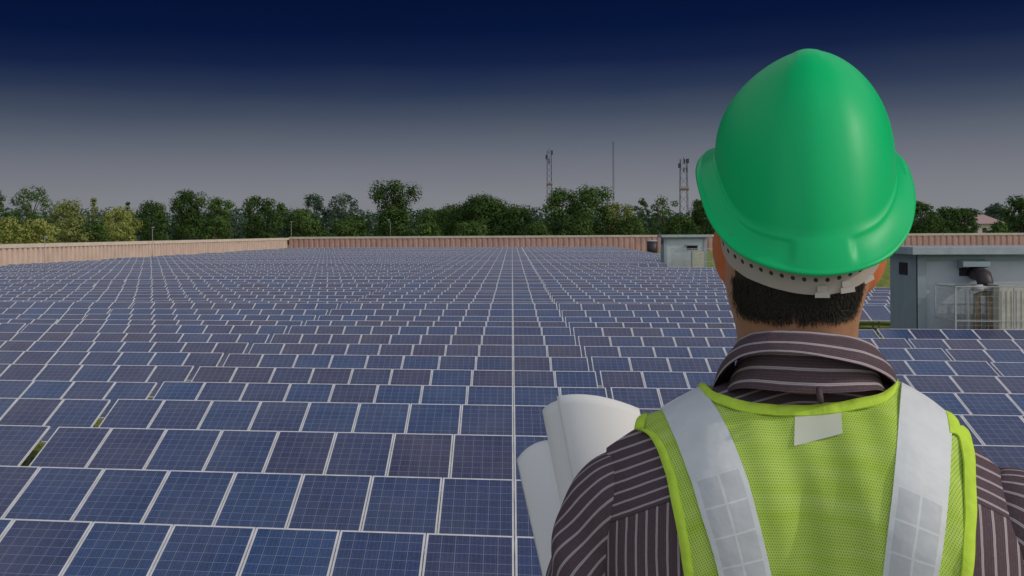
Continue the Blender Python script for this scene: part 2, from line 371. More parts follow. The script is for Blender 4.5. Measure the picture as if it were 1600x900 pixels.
dk = MB(); dk.tube([(1.95, .1, hz - .50), (1.95, -.25, hz - .52), (2.0, -.52, hz - .60), (2.02, -.62, hz - .80), (2.02, -.64, hz - 1.05)], [.24, .26, .27, .26, .24], 16)
for k in range(9):
    a = k / 8; p = (1.95 + .04 * a, -.05 - .55 * a, hz - .51 - .09 * a)
link('exhaust_duct', dk.mesh('exhaust_duct', M_DUCT, True), bA)
bB = building('small far service building with pale front, near the left ear of the man', 17.6, 125, 4.8, 2.75, EYE - .5)
v = MB(); v.box((2.6, .08, 2.45), (3.8, .119, 2.95)); link('vent_opening', v.mesh('vent_opening', M_DARK), bB)
v = MB(); v.box((2.45, -.4, 2.96), (3.95, .118, 3.06)); link('vent_hood', v.mesh('vent_hood', M_BLUE), bB)

def cage(label, X, Y, w_, d_, h, zb, posts=3):
    root = thing('mesh_enclosure', label, 'fence', (X, Y, zb)); r = .022
    P = [(0, 0), (w_, 0), (w_, d_), (0, d_)]
    for k in range(4):
        a, c = P[k], P[(k + 1) % 4]; n = max(1, int(round(math.hypot(c[0] - a[0], c[1] - a[1]) / 1.9)))
        for j in range(n):
            x, y = a[0] + (c[0] - a[0]) * j / n, a[1] + (c[1] - a[1]) * j / n
            b = MB(); b.box((x - r, y - r, 0), (x + r, y + r, h - .03)); link('post', b.mesh('post', M_RAIL), root)
        for z in (.45, h):
            b = MB(); b.tube([(a[0], a[1], z), (c[0], c[1], z)], .020, 6); link('rail', b.mesh('rail', M_RAIL), root)
    b = MB()
    for k in range(4):
        a, c = Vector(P[k]), Vector(P[(k + 1) % 4]); L = (c - a).length; n = int(L / .2)
        for j in range(1, n):
            q = a + (c - a) * j / n; b.box((q.x - .003, q.y - .003, .05), (q.x + .003, q.y + .003, h))
        for z in np.arange(.1, h, .2):
            x0, x1 = sorted((a.x, c.x)); y0, y1 = sorted((a.y, c.y)); b.box((x0 - .003, y0 - .003, z - .003), (x1 + .003, y1 + .003, z + .003))
    link('wire_mesh', b.mesh('wire_mesh', M_RAIL), root)
    return root
cage('pale wire mesh enclosure with white rails in front of the blue grey building', 15.02, 37.95, 5.6, 1.7, 1.62, EYE - 3.6)
pd = MB(); pd.box((-.2, -.2, 0), (5.9, 2.0, EYE - 3.6)); tag(fin(link('plinth', pd.mesh('plinth', M_CONC), None, (15.0, 37.95, 0)), .01), 'low concrete plinth under the wire mesh enclosure beside the near building', 'plinth')
# beige chiller units and pipework inside
def cooler(label, X, Y, Z, sx, sy, sz):
    root = thing('cooling_unit', label, 'cooling unit', (X, Y, Z))
    b = MB(); b.box((0, 0, .08), (sx, sy, sz)); fin(link('casing', b.mesh('casing', M_BEIGE), root), .04)
    b = MB(); b.box((-.02, -.02, sz + .002), (sx + .02, sy + .02, sz + .05)); fin(link('lid', b.mesh('lid', M_RAIL), root), .01)
    b = MB()
    for k in range(int(sx / .16)): b.box((.08 + k * .16, -.02, .2), (.11 + k * .16, -.002, sz - .15))
    link('fin', b.mesh('fin', M_BEIGE), root)
    b = MB(); b.box((0, .02, 0), (sx, sy - .02, .078)); link('foot', b.mesh('foot', M_STEEL), root)
cooler('large beige cooling unit behind the wire mesh near the photo right edge', 16.55, 38.30, EYE - 3.6, 3.1, 1.1, 1.62)
pr = thing('pipe_manifold', 'stained tan pipes and valve under the dark exhaust duct', 'pipes', (15.65, 38.5, EYE - 3.6))
b = MB(); b.tube([(.10, .3, 0), (.10, .3, 1.45), (.45, .3, 1.55), (.95, .3, 1.50)], .085, 10); link('pipe', b.mesh('pipe', M_RAIL, True), pr)
b = MB(); b.tube([(.45, .4, 0), (.45, .4, 1.3), (.8, .4, 1.36)], .11, 10); link('pipe', b.mesh('pipe', M_RUST, True), pr)
b = MB(); b.tube([(.85, .35, 0), (.85, .35, 1.2)], .12, 10); link('pipe', b.mesh('pipe', M_RUST, True), pr)
b = MB(); b.tube([(.2, .1, 1.55), (.5, .1, 1.55)], .12, 12); link('valve', b.mesh('valve', M_RAIL, True), pr)
cage('small far wire mesh enclosure in front of the small far building', 18.3, 122.4, 4.6, 1.6, 1.9, EYE - 4.0)
cooler('small far tan cooling unit in front of the small far building', 20.4, 122.8, EYE - 4.3, 1.3, .8, 1.9)
tk = thing('water_tank', 'dark round water tank with a pale lid beside the far building', 'tank', (26.0, 200, 0))
b = MB(); b.tube([(0, 0, 0), (0, 0, 2.75)], .95, 20); link('tank_body', b.mesh('tank_body', M_DUCT, True), tk)
b = MB(); b.tube([(0, 0, 2.752), (0, 0, 2.95)], [1.0, .7], 20); link('lid', b.mesh('lid', M_RAIL), tk)

# ------------------------------------------------------------------ thin lamp and camera poles at the walls
def pole(label, px, top, Y, arm):
    p = at(px, top, Y); root = thing('lamp_pole', label, 'lamp pole', (p[0], Y, 0)); h = p[2] + EYE
    b = MB(); r = max(.03, Y * .0002)
    if arm: b.tube([(0, 0, 0), (0, 0, h - .8), (-.25, 0, h - .25), (-.9, 0, h)], [r * 1.2, r, r * .8, r * .6], 8)
    else: b.tube([(0, 0, 0), (0, 0, h)], [r * 1.2, r], 8)
    link('pole', b.mesh('pole', M_STEEL, True), root)
    b = MB(); b.tube([(-.95 if arm else -.2, 0, h + .02), (-.2 if arm else .25, 0, h + .06)], r * 2.2, 8); link('lamp_head', b.mesh('lamp_head', M_STEEL, True), root)
pole('thin pole with a small lamp standing at the left end of the pale wall', 70, 371, 92, False)
pole('thin lamp pole at the pale wall before the dark round tree', 238, 356, 128, False)
pole('thin lamp pole at the corner where pale and red walls meet', 455, 347, 241, False)
pole('pole with a curved lamp arm in front of the tall dark tree', 610, 344, 248.5, True)

# ------------------------------------------------------------------ masts
M_MAST = mat('mast_steel', (.05, .05, .07), .6, noise_amt=.2, noise_scale=.2)
M_MASTR = mat('mast_red', (.24, .19, .20), .6)
def mast(label, px, top, Y, half, kind):
    p = at(px, top, Y); H = p[2] + EYE; root = thing('radio_mast', label, 'mast', (p[0], Y, 0)); r = .12 if kind != 'thin' else .05
    nleg = [(-1, -1), (1, -1), (1, 1), (-1, 1)] if kind != 'thin' else [(-1, -.6), (1, -.6), (0, 1)]
    for (sx, sy) in nleg:
        b = MB(); b.tube([(sx * half * 1.3, sy * half * 1.3, 0), (sx * half, sy * half, H - 1)], r, 5); link('leg', b.mesh('leg', M_MAST), root)
    b = MB(); n = int(H / (half * 3.0)); L = len(nleg)
    for k in range(n):
        z0, z1 = H * k / n, H * (k + 1) / n - 1.2 * (k == n - 1); q0 = half * (1.3 - .3 * z0 / H); q1 = half * (1.3 - .3 * z1 / H)
        for j in range(L):
            a, c = nleg[j], nleg[(j + 1) % L]
            b.tube([(a[0] * q0, a[1] * q0, z0), (c[0] * q1, c[1] * q1, z1)], r * .55, 4, cap=False)
    link('lattice', b.mesh('lattice', M_MAST), root)
    b = MB(); b.tube([(0, 0, H - 2), (0, 0, H)], r, 5); link('spike', b.mesh('spike', M_MAST), root)
    if kind != 'thin':
        for k in range(5 if kind == 'one' else 7):
            a = k * 2.3; z = H - 2 - (k % 3) * 2.2
            b = MB(); b.box((half * 1.5 * math.cos(a) - .3, half * 1.5 * math.sin(a) - .3, z - 1.1), (half * 1.5 * math.cos(a) + .3, half * 1.5 * math.sin(a) + .3, z + 1.1))
            link('antenna_panel', b.mesh('antenna_panel', M_MAST), root)
        b = MB(); b.tube([(-half * 1.4, -half, H * .62), (half * 1.4, -half, H * .62)], 1.0, 8); link('dish', b.mesh('dish', M_MASTR), root)
    return root
mast('slim lattice radio mast with antennas at its top, leftmost of the three masts', 858, 232, 520, 1.0, 'one')
mast('needle thin mast without antennas, middle of the three masts', 958, 219, 520, .3, 'thin')
mast('wider lattice mast crowded with antennas, nearest the green helmet', 1068, 245, 520, 1.5, 'two')

# ------------------------------------------------------------------ far house
M_HW = mat('cream_house_wall', (.5, .46, .4), .8); M_HR = mat('pink_tile_roof', (.40, .28, .27), .8, noise_amt=.1)
hp = at(1539, 356, 330); hs = thing('house', 'small far house with a pink hipped roof among the trees at the right', 'house', (hp[0], 330, 0))
b = MB(); b.box((-5, 0, 0), (5, 7, 6.2)); link('wall', b.mesh('wall', M_HW), hs)
b = MB(); b.add([(-6, -1, 6.21), (6, -1, 6.21), (6, 8, 6.21), (-6, 8, 6.21), (-2.2, 3.5, 9.0), (1.0, 3.5, 9.0)], [(0, 1, 5, 4), (1, 2, 5), (2, 3, 4, 5), (3, 0, 4), (3, 2, 1, 0)])
link('roof', b.mesh('roof', M_HR), hs)
for k in range(3):
    b = MB(); b.box((-3.4 + k * 2.7, -.06, 3.6), (-2.3 + k * 2.7, -.003, 5.0)); link('window', b.mesh('window', M_DARK), hs)

# ------------------------------------------------------------------ trees
def leaf_mat(name, ca, cb, cc):
    def bld(t, b):
        a = N(t, 'ShaderNodeAttribute', attribute_name='tone'); r = N(t, 'ShaderNodeValToRGB'); t.links.new(a.outputs['Fac'], r.inputs[0])
        stops(r.color_ramp, [(0, ca), (.55, cb), (1, cc)]); t.links.new(r.outputs[0], b.inputs['Base Color'])
        tr = N(t, 'ShaderNodeBsdfTranslucent'); t.links.new(r.outputs[0], tr.inputs[0]); mx = N(t, 'ShaderNodeMixShader'); mx.inputs[0].default_value = .3
        o = t.nodes['Material Output']; t.links.new(b.outputs[0], mx.inputs[1]); t.links.new(tr.outputs[0], mx.inputs[2]); t.links.new(mx.outputs[0], o.inputs[0])
    return mat(name, cb, .75, spec=.12, build=bld)
LM = {'dark': leaf_mat('leaf_dark', (.040, .076, .022), (.066, .118, .030), (.12, .20, .05)),
      'mid': leaf_mat('leaf_mid', (.052, .095, .026), (.092, .160, .040), (.17, .27, .07)),
      'yellow': leaf_mat('leaf_yellow', (.17, .21, .05), (.34, .38, .10), (.52, .52, .20)),
      'olive': leaf_mat('leaf_olive', (.13, .16, .05), (.24, .28, .085), (.40, .42, .17)),
      'blue': leaf_mat('leaf_blue', (.042, .080, .052), (.070, .118, .075), (.12, .18, .11))}
M_BARK = mat('bark', (.10, .075, .05), .9, noise_amt=.3, noise_scale=1)
def leaves(V, F, T, c, rad, n, size, squash=.85, shell=.72):
    d = rng.normal(size=(n, 3)); d /= np.linalg.norm(d, axis=1)[:, None]
    r = shell + (1.08 - shell) * rng.random(n) ** .7
    ctr = np.array(c) + d * r[:, None] * np.array(rad)
    nn = d + rng.normal(size=(n, 3)) * .30; nn[:, 2] += .25; nn /= np.linalg.norm(nn, axis=1)[:, None]
    t1 = np.cross(nn, rng.normal(size=(n, 3))); t1 /= np.linalg.norm(t1, axis=1)[:, None]; t2 = np.cross(nn, t1)
    s = size * (.55 + .9 * rng.random(n))[:, None]
    q = np.stack([ctr - t1 * s * .5, ctr + t2 * s * .34, ctr + t1 * s * .55, ctr - t2 * s * .30], 1)
    base = len(V) * 4; V.extend(list(q)); T.extend(list(np.clip(.48 + rng.normal(size=n) * .13 + rng.normal() * .13, 0, 1)))
def tree(label, px, top, hw, Y, kind='mid', shape='round', bottom=2.0, dens=1.0, group='trees beyond the boundary walls', name='tree', cat='tree'):
    p = at(px, top, Y); H = p[2] + EYE; m = Y / FPX; W = hw * m * 1.12
    root = thing(name, label, cat, (p[0], Y, 0), 0, group)
    V, F, T = [], [], []; lobes = []
    bottom = min(bottom, H * .3); ch = H - bottom
    nl = {'round': 15, 'dome': 18, 'tall': 16, 'feather': 22, 'sparse': 12, 'bush': 11, 'spire': 7}[shape]
    for k in range(nl):
        f = (k + .5) / nl; z = bottom + ch * (.12 + .80 * f)
        g = (z - bottom) / ch
        env = {'round': math.sqrt(max(.04, 1 - (2 * g - .95) ** 2)), 'dome': math.sqrt(max(.05, 1 - (g * 1.02) ** 3)), 'tall': (.78 + .25 * math.sin(g * 9)) * math.sqrt(max(.06, 1 - max(0, g - .55) ** 2 * 4.2)),
               'feather': .45 + .5 * math.sin(g * 3.0), 'sparse': .55 + .5 * g, 'bush': math.sqrt(max(.08, 1 - g ** 2)), 'spire': .9 - .65 * g}[shape]
        a = k * 2.4 + random.random() * .8; rr = env * W * random.uniform(.35, .78)
        lr = W * random.uniform(.28, .42) * {'feather': .62, 'sparse': .62, 'dome': .95, 'spire': 1.1}.get(shape, 1.0)
        lz = lr * random.uniform(.65, 1.0)
        z = min(z, H - lz * .9)
        lobes.append(((rr * math.cos(a), rr * math.sin(a), z), (lr, lr, lz)))
    lobes.append(((W * .06 * random.uniform(-1, 1), 0, H - W * .28), (W * .30, W * .30, W * .28)))
    if shape == 'dome':
        for k in range(7): a = (k - 3) / 3; lobes.append(((a * W * .78, 0, bottom + ch * (.58 + .22 * (1 - a * a))), (W * .34, W * .34, W * .26)))
    lsize = max(.36, Y * .0019)
    for c, r in lobes:
        area = 4 * PI * r[0] * r[0]; n = int(min(900, area * 1.15 * dens / (lsize * lsize) * .62)) + 30
        leaves(V, F, T, c, r, n, lsize)
        if shape not in ('sparse', 'feather'): leaves(V, F, T, c, [q * .6 for q in r], n // 2, lsize * 1.3, shell=.2)
        # sprays that break the outline
        leaves(V, F, T, c, [q * 1.22 for q in r], int(n * (.16 if shape != 'feather' else .4)), lsize * .8, shell=.8)
    A = np.array(V).reshape(-1, 3); A[:, 2] = np.maximum(A[:, 2], .1); nq = len(A) // 4
    me = bpy.data.meshes.new('crown'); me.vertices.add(len(A)); me.vertices.foreach_set('co', A.ravel())
    me.loops.add(nq * 4); me.loops.foreach_set('vertex_index', np.arange(nq * 4)); me.polygons.add(nq)
    me.polygons.foreach_set('loop_start', np.arange(nq) * 4); me.polygons.foreach_set('loop_total', np.full(nq, 4))
    at_ = me.attributes.new('tone', 'FLOAT', 'FACE'); at_.data.foreach_set('value', np.array(T[:nq], dtype=np.float32))
    me.materials.append(LM[kind]); me.update(calc_edges=True); link('crown', me, root)
    b = MB(); tr = max(.12, W * .05)
    b.tube([(0, 0, 0), (tr * .5, 0, H * .35), (-tr * .4, tr, H * .72)], [tr * 1.4, tr, tr * .35], 7)
    for c, r in lobes[::3]:
        z0 = max(H * .18, c[2] * .55); b.tube([(0, 0, z0), (c[0] * .5, c[1] * .5, (z0 + c[2]) / 2 + .3), (c[0], c[1], c[2])], [tr * .55, tr * .38, tr * .12], 5)
    link('trunk', b.mesh('trunk', M_BARK, True), root)
    return root
TREES = [
 ('dark tree cut by the left photo edge', -4, 296, 20, 200, 'dark', 'round'),
 ('tall feathery green tree with a ragged top, second from the left edge', 48, 290, 40, 215, 'mid', 'feather'),
 ('yellow green tree just right of the feathery ragged tree', 106, 312, 32, 195, 'olive', 'round'),
 ('thin grey green tree poking up behind yellow green trees at the left', 147, 308, 15, 240, 'olive', 'spire'),
 ('yellow green tree left of the dark round tree', 188, 323, 30, 190, 'yellow', 'round'),
 ('thin top poking up behind the left side of the dark round tree', 200, 315, 10, 250, 'blue', 'spire'),
 ('dark round tree with its foot right behind the pale wall', 238, 313, 32, 205, 'dark', 'round'),
 ('tall dark green tree, highest of the left half before the bluish pair', 297, 297, 36, 222, 'dark', 'tall'),
 ('green tree leaning against the right of the tall dark green tree', 343, 308, 26, 228, 'mid', 'round'),
 ('broad dark green tree over the corner where the walls meet', 402, 305, 32, 240, 'dark', 'round'),
 ('small pointed dark tree right of the wall corner', 438, 316, 20, 262, 'mid', 'spire'),
 ('low green tree left under the bluish pair', 470, 326, 24, 262, 'mid', 'round'),
 ('bluish dark tree, left one of the tall bluish pair', 491, 302, 25, 330, 'blue', 'round'),
 ('bluish ragged tree, right one of the tall bluish pair', 537, 302, 28, 330, 'blue', 'feather'),
 ('light green round tree left of the tallest dark tree', 556, 336, 26, 262, 'mid', 'round'),
 ('tallest and darkest tree with a lobed crown, left of the photo centre', 613, 282, 42, 262, 'dark', 'tall'),
 ('low green tree in the gap right of the tallest dark tree', 676, 326, 26, 330, 'mid', 'round'),
 ('green tree at the left shoulder of the broad domed tree', 712, 319, 28, 285, 'mid', 'round'),
 ('broad domed dark green tree at the photo centre', 757, 305, 46, 275, 'dark', 'dome'),
 ('green tree at the right shoulder of the broad domed tree', 812, 320, 30, 270, 'mid', 'round'),
 ('full green tree right below the leftmost mast', 878, 293, 34, 265, 'mid', 'round'),
 ('full green tree between the first and second mast', 924, 290, 36, 262, 'mid', 'round'),
 ('lower green tree under the needle thin mast', 965, 316, 26, 262, 'olive', 'round'),
 ('small open tree with see through crown right of the thin mast', 1004, 309, 17, 280, 'dark', 'sparse'),
 ('open tree with see through crown left of the wide mast', 1036, 306, 30, 280, 'mid', 'sparse'),
 ('dark tree touching the left rim of the green helmet', 1098, 311, 30, 262, 'dark', 'round'),
 ('green tree hidden behind the left side of the man', 1160, 315, 30, 262, 'mid', 'round'),
 ('dark green tree hidden behind the head of the man', 1225, 312, 32, 265, 'dark', 'round'),
 ('green tree hidden behind the right half of the helmet', 1290, 316, 30, 262, 'mid', 'round'),
 ('green tree hidden behind the right rim of the helmet', 1355, 314, 30, 262, 'mid', 'round'),
 ('dark green tree just right of the green helmet', 1440, 314, 26, 262, 'dark', 'round'),
 ('small round dark tree, left one of the pair left of the house', 1482, 323, 17, 262, 'dark', 'round'),
 ('round dark tree, right one of the pair left of the house', 1508, 325, 20, 264, 'dark', 'round'),
 ('feathery bluish tree behind the pink roofed house', 1556, 318, 24, 345, 'blue', 'feather'),
 ('dark tree at the right photo edge', 1596, 305, 26, 265, 'dark', 'round'),
 ('green tree just outside the right photo edge', 1660, 310, 34, 262, 'mid', 'round'),
 ('green tree just outside the left photo edge', -60, 305, 34, 200, 'mid', 'round')]
for T_ in TREES: tree(*T_)
BUSH = [('bright yellow green bush at the left photo edge', 12, 338, 32, 150, 'yellow'), ('bright yellow green bush below the feathery tree', 58, 342, 38, 155, 'yellow'),
        ('olive bush below the left yellow green tree', 110, 340, 34, 158, 'olive'), ('green bush between two yellow green trees at the left', 150, 345, 28, 160, 'mid'),
        ('pale yellow bush left of the dark round tree foot', 192, 345, 26, 165, 'yellow'), ('green bush below the tall dark green tree', 335, 338, 30, 222, 'mid'),
        ('low green bush right of the wall corner', 488, 342, 30, 255, 'mid'), ('light green bush left of the tallest dark tree', 535, 343, 32, 256, 'mid'),
        ('low green bush right of the tallest dark tree', 668, 347, 26, 256, 'mid'), ('low green bush below the broad domed tree', 735, 345, 30, 256, 'mid'),
        ('low green bush right of the broad domed tree', 838, 346, 24, 256, 'mid'), ('low dark bush between the first two masts', 905, 340, 34, 256, 'dark'),
        ('low light bush under the needle thin mast', 985, 338, 30, 256, 'mid'), ('low dark bush under the wide mast', 1060, 336, 34, 256, 'dark'),
        ('low dark bush right of the green helmet', 1455, 340, 26, 256, 'dark'), ('low green bush beside the pink roofed house', 1560, 345, 20, 256, 'mid')]
for (l, px, tp, hw, Y, k) in BUSH: tree(l, px, tp, hw, Y, k, 'bush', .3, 1.0, 'bushes along the boundary walls', 'bush', 'bush')
# far wood behind everything
V, F, T = [], [], []
for px in range(-150, 1760, 9):
    Y = random.uniform(380, 430); p = at(px, 330 + random.uniform(-6, 8), Y); H = p[2] + EYE; r = random.uniform(3.5, 6)
    for z in (H - r * .8, H - r * 2.0, 2.5): leaves(V, F, T, (p[0], Y, z), (r, r, r * .9), 150, 1.3)
A = np.array(V).reshape(-1, 3); nq = len(A) // 4
me = bpy.data.meshes.new('far_wood'); me.vertices.add(len(A)); me.vertices.foreach_set('co', A.ravel())
me.loops.add(nq * 4); me.loops.foreach_set('vertex_index', np.arange(nq * 4)); me.polygons.add(nq)
me.polygons.foreach_set('loop_start', np.arange(nq) * 4); me.polygons.foreach_set('loop_total', np.full(nq, 4))
at_ = me.attributes.new('tone', 'FLOAT', 'FACE'); at_.data.foreach_set('value', np.array(T[:nq], dtype=np.float32))
me.materials.append(LM['blue']); me.update(calc_edges=True); tag(link('far_wood', me), 'distant low wood filling the gaps between the trees', 'wood', kind='stuff')

# ------------------------------------------------------------------ roof terrace the man stands on (below the frame)
tr_ = thing('viewing_terrace', 'concrete roof terrace under the feet of the man', 'terrace', (0.4, -1.2, 0))
b = MB(); b.box((-3.4, -2.5, EYE - 1.80), (4.2, 3.35, EYE - 1.622)); fin(link('terrace_slab', b.mesh('terrace_slab', M_CONC), tr_), .01)
b = MB(); b.box((-3.2, -2.3, 0), (4.0, 3.15, EYE - 1.802)); link('terrace_wall', b.mesh('terrace_wall', M_WHITEW), tr_)

# ------------------------------------------------------------------ person: local frame x right, y away from the camera, z up, origin at eye height
R0 = 1.35
d0 = ray(1255, CY); d0h = np.array([d0[0], d0[1], 0]); d0h /= np.linalg.norm(d0h)
OX = d0h * R0; EXv = np.array([d0h[1], -d0h[0], 0])
ROTZ = math.atan2(-d0h[0], d0h[1])
def L(px, py, yl=0.0):
    d = ray(px, py); t = (R0 + yl) / (d @ d0h); return np.array([t * (d @ EXv), yl, t * d[2]])
def LP(p):
    q = OX + EXv * p[0] + d0h * p[1]; return proj(q[0], q[1], p[2])
def LPv(A):      # vectorised projection of (n,3)
    q = OX + A[:, :1] * EXv + A[:, 1:2] * d0h; q = q.copy(); q[:, 2] = A[:, 2]
    d = q @ vF; x = q @ vR / d * FPX; y = -(q @ vU) / d * FPX
    return CX + x * cr - y * sr, CY + x * sr + y * cr
person = thing('person', 'man seen from behind in a green helmet and lime mesh vest, holding white paper rolls', 'person', (OX[0], OX[1], EYE), ROTZ)

def skin_build(t, b):
    a = N(t, 'ShaderNodeAttribute', attribute_name='red'); g = N(t, 'ShaderNodeTexCoord'); n = N(t, 'ShaderNodeTexNoise'); n.inputs['Scale'].default_value = 35; n.inputs['Detail'].default_value = 6
    t.links.new(g.outputs['Object'], n.inputs['Vector'])
    c = mixrgb(t, a.outputs['Fac'], (.40, .20, .115), (.66, .16, .05))  # redder ears, with light glowing through them painted into the colour
    s = N(t, 'ShaderNodeVectorMath', operation='SCALE'); t.links.new(c, s.inputs[0]); t.links.new(M(t, 'ADD', M(t, 'MULTIPLY', n.outputs[0], .5), .75), s.inputs['Scale'])
    t.links.new(s.outputs[0], b.inputs['Base Color']); b.inputs['Subsurface Weight'].default_value = .25; b.inputs['Subsurface Radius'].default_value = (.012, .004, .002); b.inputs['Subsurface Scale'].default_value = 1
    n2 = N(t, 'ShaderNodeTexNoise'); n2.inputs['Scale'].default_value = 260; t.links.new(g.outputs['Object'], n2.inputs['Vector'])
    bp = N(t, 'ShaderNodeBump'); bp.inputs['Strength'].default_value = .25; bp.inputs['Distance'].default_value = .002; t.links.new(n2.outputs[0], bp.inputs['Height']); t.links.new(bp.outputs[0], b.inputs['Normal'])
M_SKIN = mat('skin', (.4, .2, .12), .5, spec=.35, build=skin_build)

# --- head and neck as horizontal sections: (py, px left, px right, y back, y front)
HEAD = [(640, 1175, 1322, -.030, .050), (600, 1160, 1338, -.034, .058), (560, 1151, 1345, -.062, .062), (530, 1152, 1341, -.066, .060), (512, 1150, 1341, -.067, .070), (495, 1146, 1343, -.070, .100),
        (475, 1140, 1348, -.076, .110), (455, 1135, 1354, -.083, .112), (430, 1134, 1360, -.090, .112), (400, 1134, 1364, -.095, .112), (360, 1133, 1366, -.098, .112), (320, 1136, 1364, -.097, .110),
        (280, 1142, 1358, -.092, .105), (240, 1152, 1348, -.082, .095), (205, 1170, 1330, -.064, .075), (180, 1200, 1302, -.04, .045)]
hy = np.array([h[0] for h in HEAD], float)
def head_pt(py, th, off=0.0):      # th: 0 back centre, +90deg right
    xl, xr, yb, yf = [np.interp(-py, -hy, [h[k] for h in HEAD]) for k in (1, 2, 3, 4)]
    a, c = L(xl, py, 0), L(xr, py, 0); xc_, rx = (a[0] + c[0]) / 2, (c[0] - a[0]) / 2 + off
    cy_ = .0; ry = (-yb if math.cos(th) > 0 else yf) + off
    s, c2 = math.sin(th), math.cos(th); e = 2 / 2.3
    return np.array([xc_ + rx * math.copysign(abs(s) ** e, s), cy_ - ry * math.copysign(abs(c2) ** e, c2), a[2]])
def ellip(b, c, r, rot=(0, 0, 0), n=16):
    from mathutils import Euler
    Rm = Euler(rot).to_matrix(); P = []
    for i in range(n + 1):
        a = PI * i / n; P.append([Vector(c) + Rm @ Vector((r[0] * math.sin(a) * math.cos(2 * PI * k / n), r[1] * math.sin(a) * math.sin(2 * PI * k / n), r[2] * math.cos(a))) for k in range(n)])
    b.grid([[tuple(q) for q in r_] for r_ in P], close=True)
bb = MB()
rows = [[head_pt(py, -PI + 2 * PI * k / 48) for k in range(48)] for py in np.linspace(640, 180, 60)]
bb.grid(rows, close=True); n0 = len(bb.v) - 48; bb.add(bb.v[n0:], [tuple(range(48))]); bb.add(bb.v[:48], [tuple(range(48))[::-1]])
# ears
eL = L(1136, 398, .012); eR = L(1362, 400, .012)
for sgn, e_ in ((-1, eL), (1, eR)):
    ellip(bb, e_ + np.array([sgn * .006, -.004, 0]), (.0065, .020, .036), (0, sgn * math.radians(8), sgn * math.radians(-34)))
    ellip(bb, e_ + np.array([sgn * -.002, .002, -.031]), (.0055, .010, .012), (0, 0, sgn * math.radians(-20)))
    ellip(bb, e_ + np.array([sgn * -.004, .010, -.004]), (.012, .014, .028))
# face on the far side
for c, r in (((0, .112, -.045), (.016, .022, .014)), ((0, .108, -.020), (.010, .012, .026)), ((0, .103, -.082), (.024, .012, .008)), ((0, .095, -.115), (.028, .020, .016)),
             ((-.03, .102, .006), (.022, .010, .006)), ((.03, .102, .006), (.022, .010, .006)), ((-.031, .099, -.012), (.014, .010, .008)), ((.031, .099, -.012), (.014, .010, .008))):
    ellip(bb, c, r)
# trunk, arms and legs under the clothes
def limb(pts, rad, n=14): bb.tube(pts, rad, n)
cxm = L(1262, 700, 0)[0]
TW = MB()
def sect(z, rx, ry, cy=0.0, dx=0.0, n=32): return [(cxm + dx + rx * math.cos(2 * PI * k / n), cy + ry * math.sin(2 * PI * k / n), z) for k in range(n)]
secs = [sect(-.17, .05, .04), sect(-.235, .085, .045), sect(-.29, .14, .06), sect(-.34, .165, .075), sect(-.45, .155, .08), sect(-.62, .14, .085), sect(-.72, .15, .09), sect(-.84, .165, .098), sect(-.92, .15, .09)]
bb.grid(secs, close=True); bb.add(secs[0], [tuple(range(32))]); bb.add(secs[-1], [tuple(range(32))])
for sgn in (-1, 1):
    limb([(cxm + sgn * .082, 0, -.86), (cxm + sgn * .09, .005, -1.18), (cxm + sgn * .095, 0, -1.25), (cxm + sgn * .1, -.01, -1.53)], [.075, .052, .047, .036])
    limb([(cxm + sgn * .1, -.03, -1.56), (cxm + sgn * .105, .06, -1.575), (cxm + sgn * .11, .15, -1.59)], [.036, .036, .026])
SH = {-1: L(965, 760, -.005), 1: L(1572, 800, -.005)}
ELB = {-1: L(908, 1090, .03), 1: L(1625, 1120, .03)}
HND = {-1: np.array([cxm - .215, .265, -.44]), 1: np.array([cxm + .10, .26, -.56])}
hand_dir = {}
for sgn in (-1, 1):
    s_, e_, h_ = SH[sgn], ELB[sgn], HND[sgn]
    limb([tuple(s_ + np.array([-sgn * .06, 0, -.02])), tuple(s_), tuple((s_ + e_) / 2), tuple(e_)], [.030, .036, .038, .034])
    limb([tuple(e_), tuple(e_ * .6 + h_ * .4), tuple(h_)], [.037, .036, .026])
    d = h_ - e_; d /= np.linalg.norm(d); side = np.cross(d, (0, 0, 1)); side /= np.linalg.norm(side); upv = np.cross(side, d)
    # palm and curled fingers
    pc = h_ + d * .045
    for q in np.linspace(-.03, .03, 4): limb([tuple(h_ + upv * q * .5), tuple(h_ + d * .05 + upv * q), tuple(h_ + d * .085 + upv * q)], [.015, .014, .011], 8)
    curl = -side * sgn * -1
    for k, q in enumerate(np.linspace(.033, -.033, 4)):
        ln = (.038, .043, .041, .032)[k]; b0 = h_ + d * .083 + upv * q
        p1 = b0 + d * ln * .6 + curl * ln * .6; p2 = p1 + curl * ln * .8 - d * ln * .1; p3 = p2 - d * ln * .55 + curl * ln * .25
        limb([tuple(b0), tuple(p1), tuple(p2), tuple(p3)], [.0105, .0095, .0085, .007], 8)
    t0 = h_ + d * .02 + upv * .022; t1 = t0 + d * .02 + upv * .022 + curl * .02; t2 = t1 + d * .022 + curl * .025; t3 = t2 + curl * .022 - upv * .004
    limb([tuple(t0), tuple(t1), tuple(t2), tuple(t3)], [.014, .012, .010, .008], 8)
tmp = bpy.data.objects.new('tmp', bb.mesh('tmp', M_SKIN)); COL.objects.link(tmp)
rm = tmp.modifiers.new('r', 'REMESH'); rm.mode = 'VOXEL'; rm.voxel_size = .0042; rm.use_smooth_shade = True
sm = tmp.modifiers.new('s', 'SMOOTH'); sm.factor = .5; sm.iterations = 7
dg = bpy.context.evaluated_depsgraph_get(); me = bpy.data.meshes.new_from_object(tmp.evaluated_get(dg)); bpy.data.objects.remove(tmp)
me.name = 'body'; co = np.empty(len(me.vertices) * 3); me.vertices.foreach_get('co', co); co = co.reshape(-1, 3)
red = np.zeros(len(co))
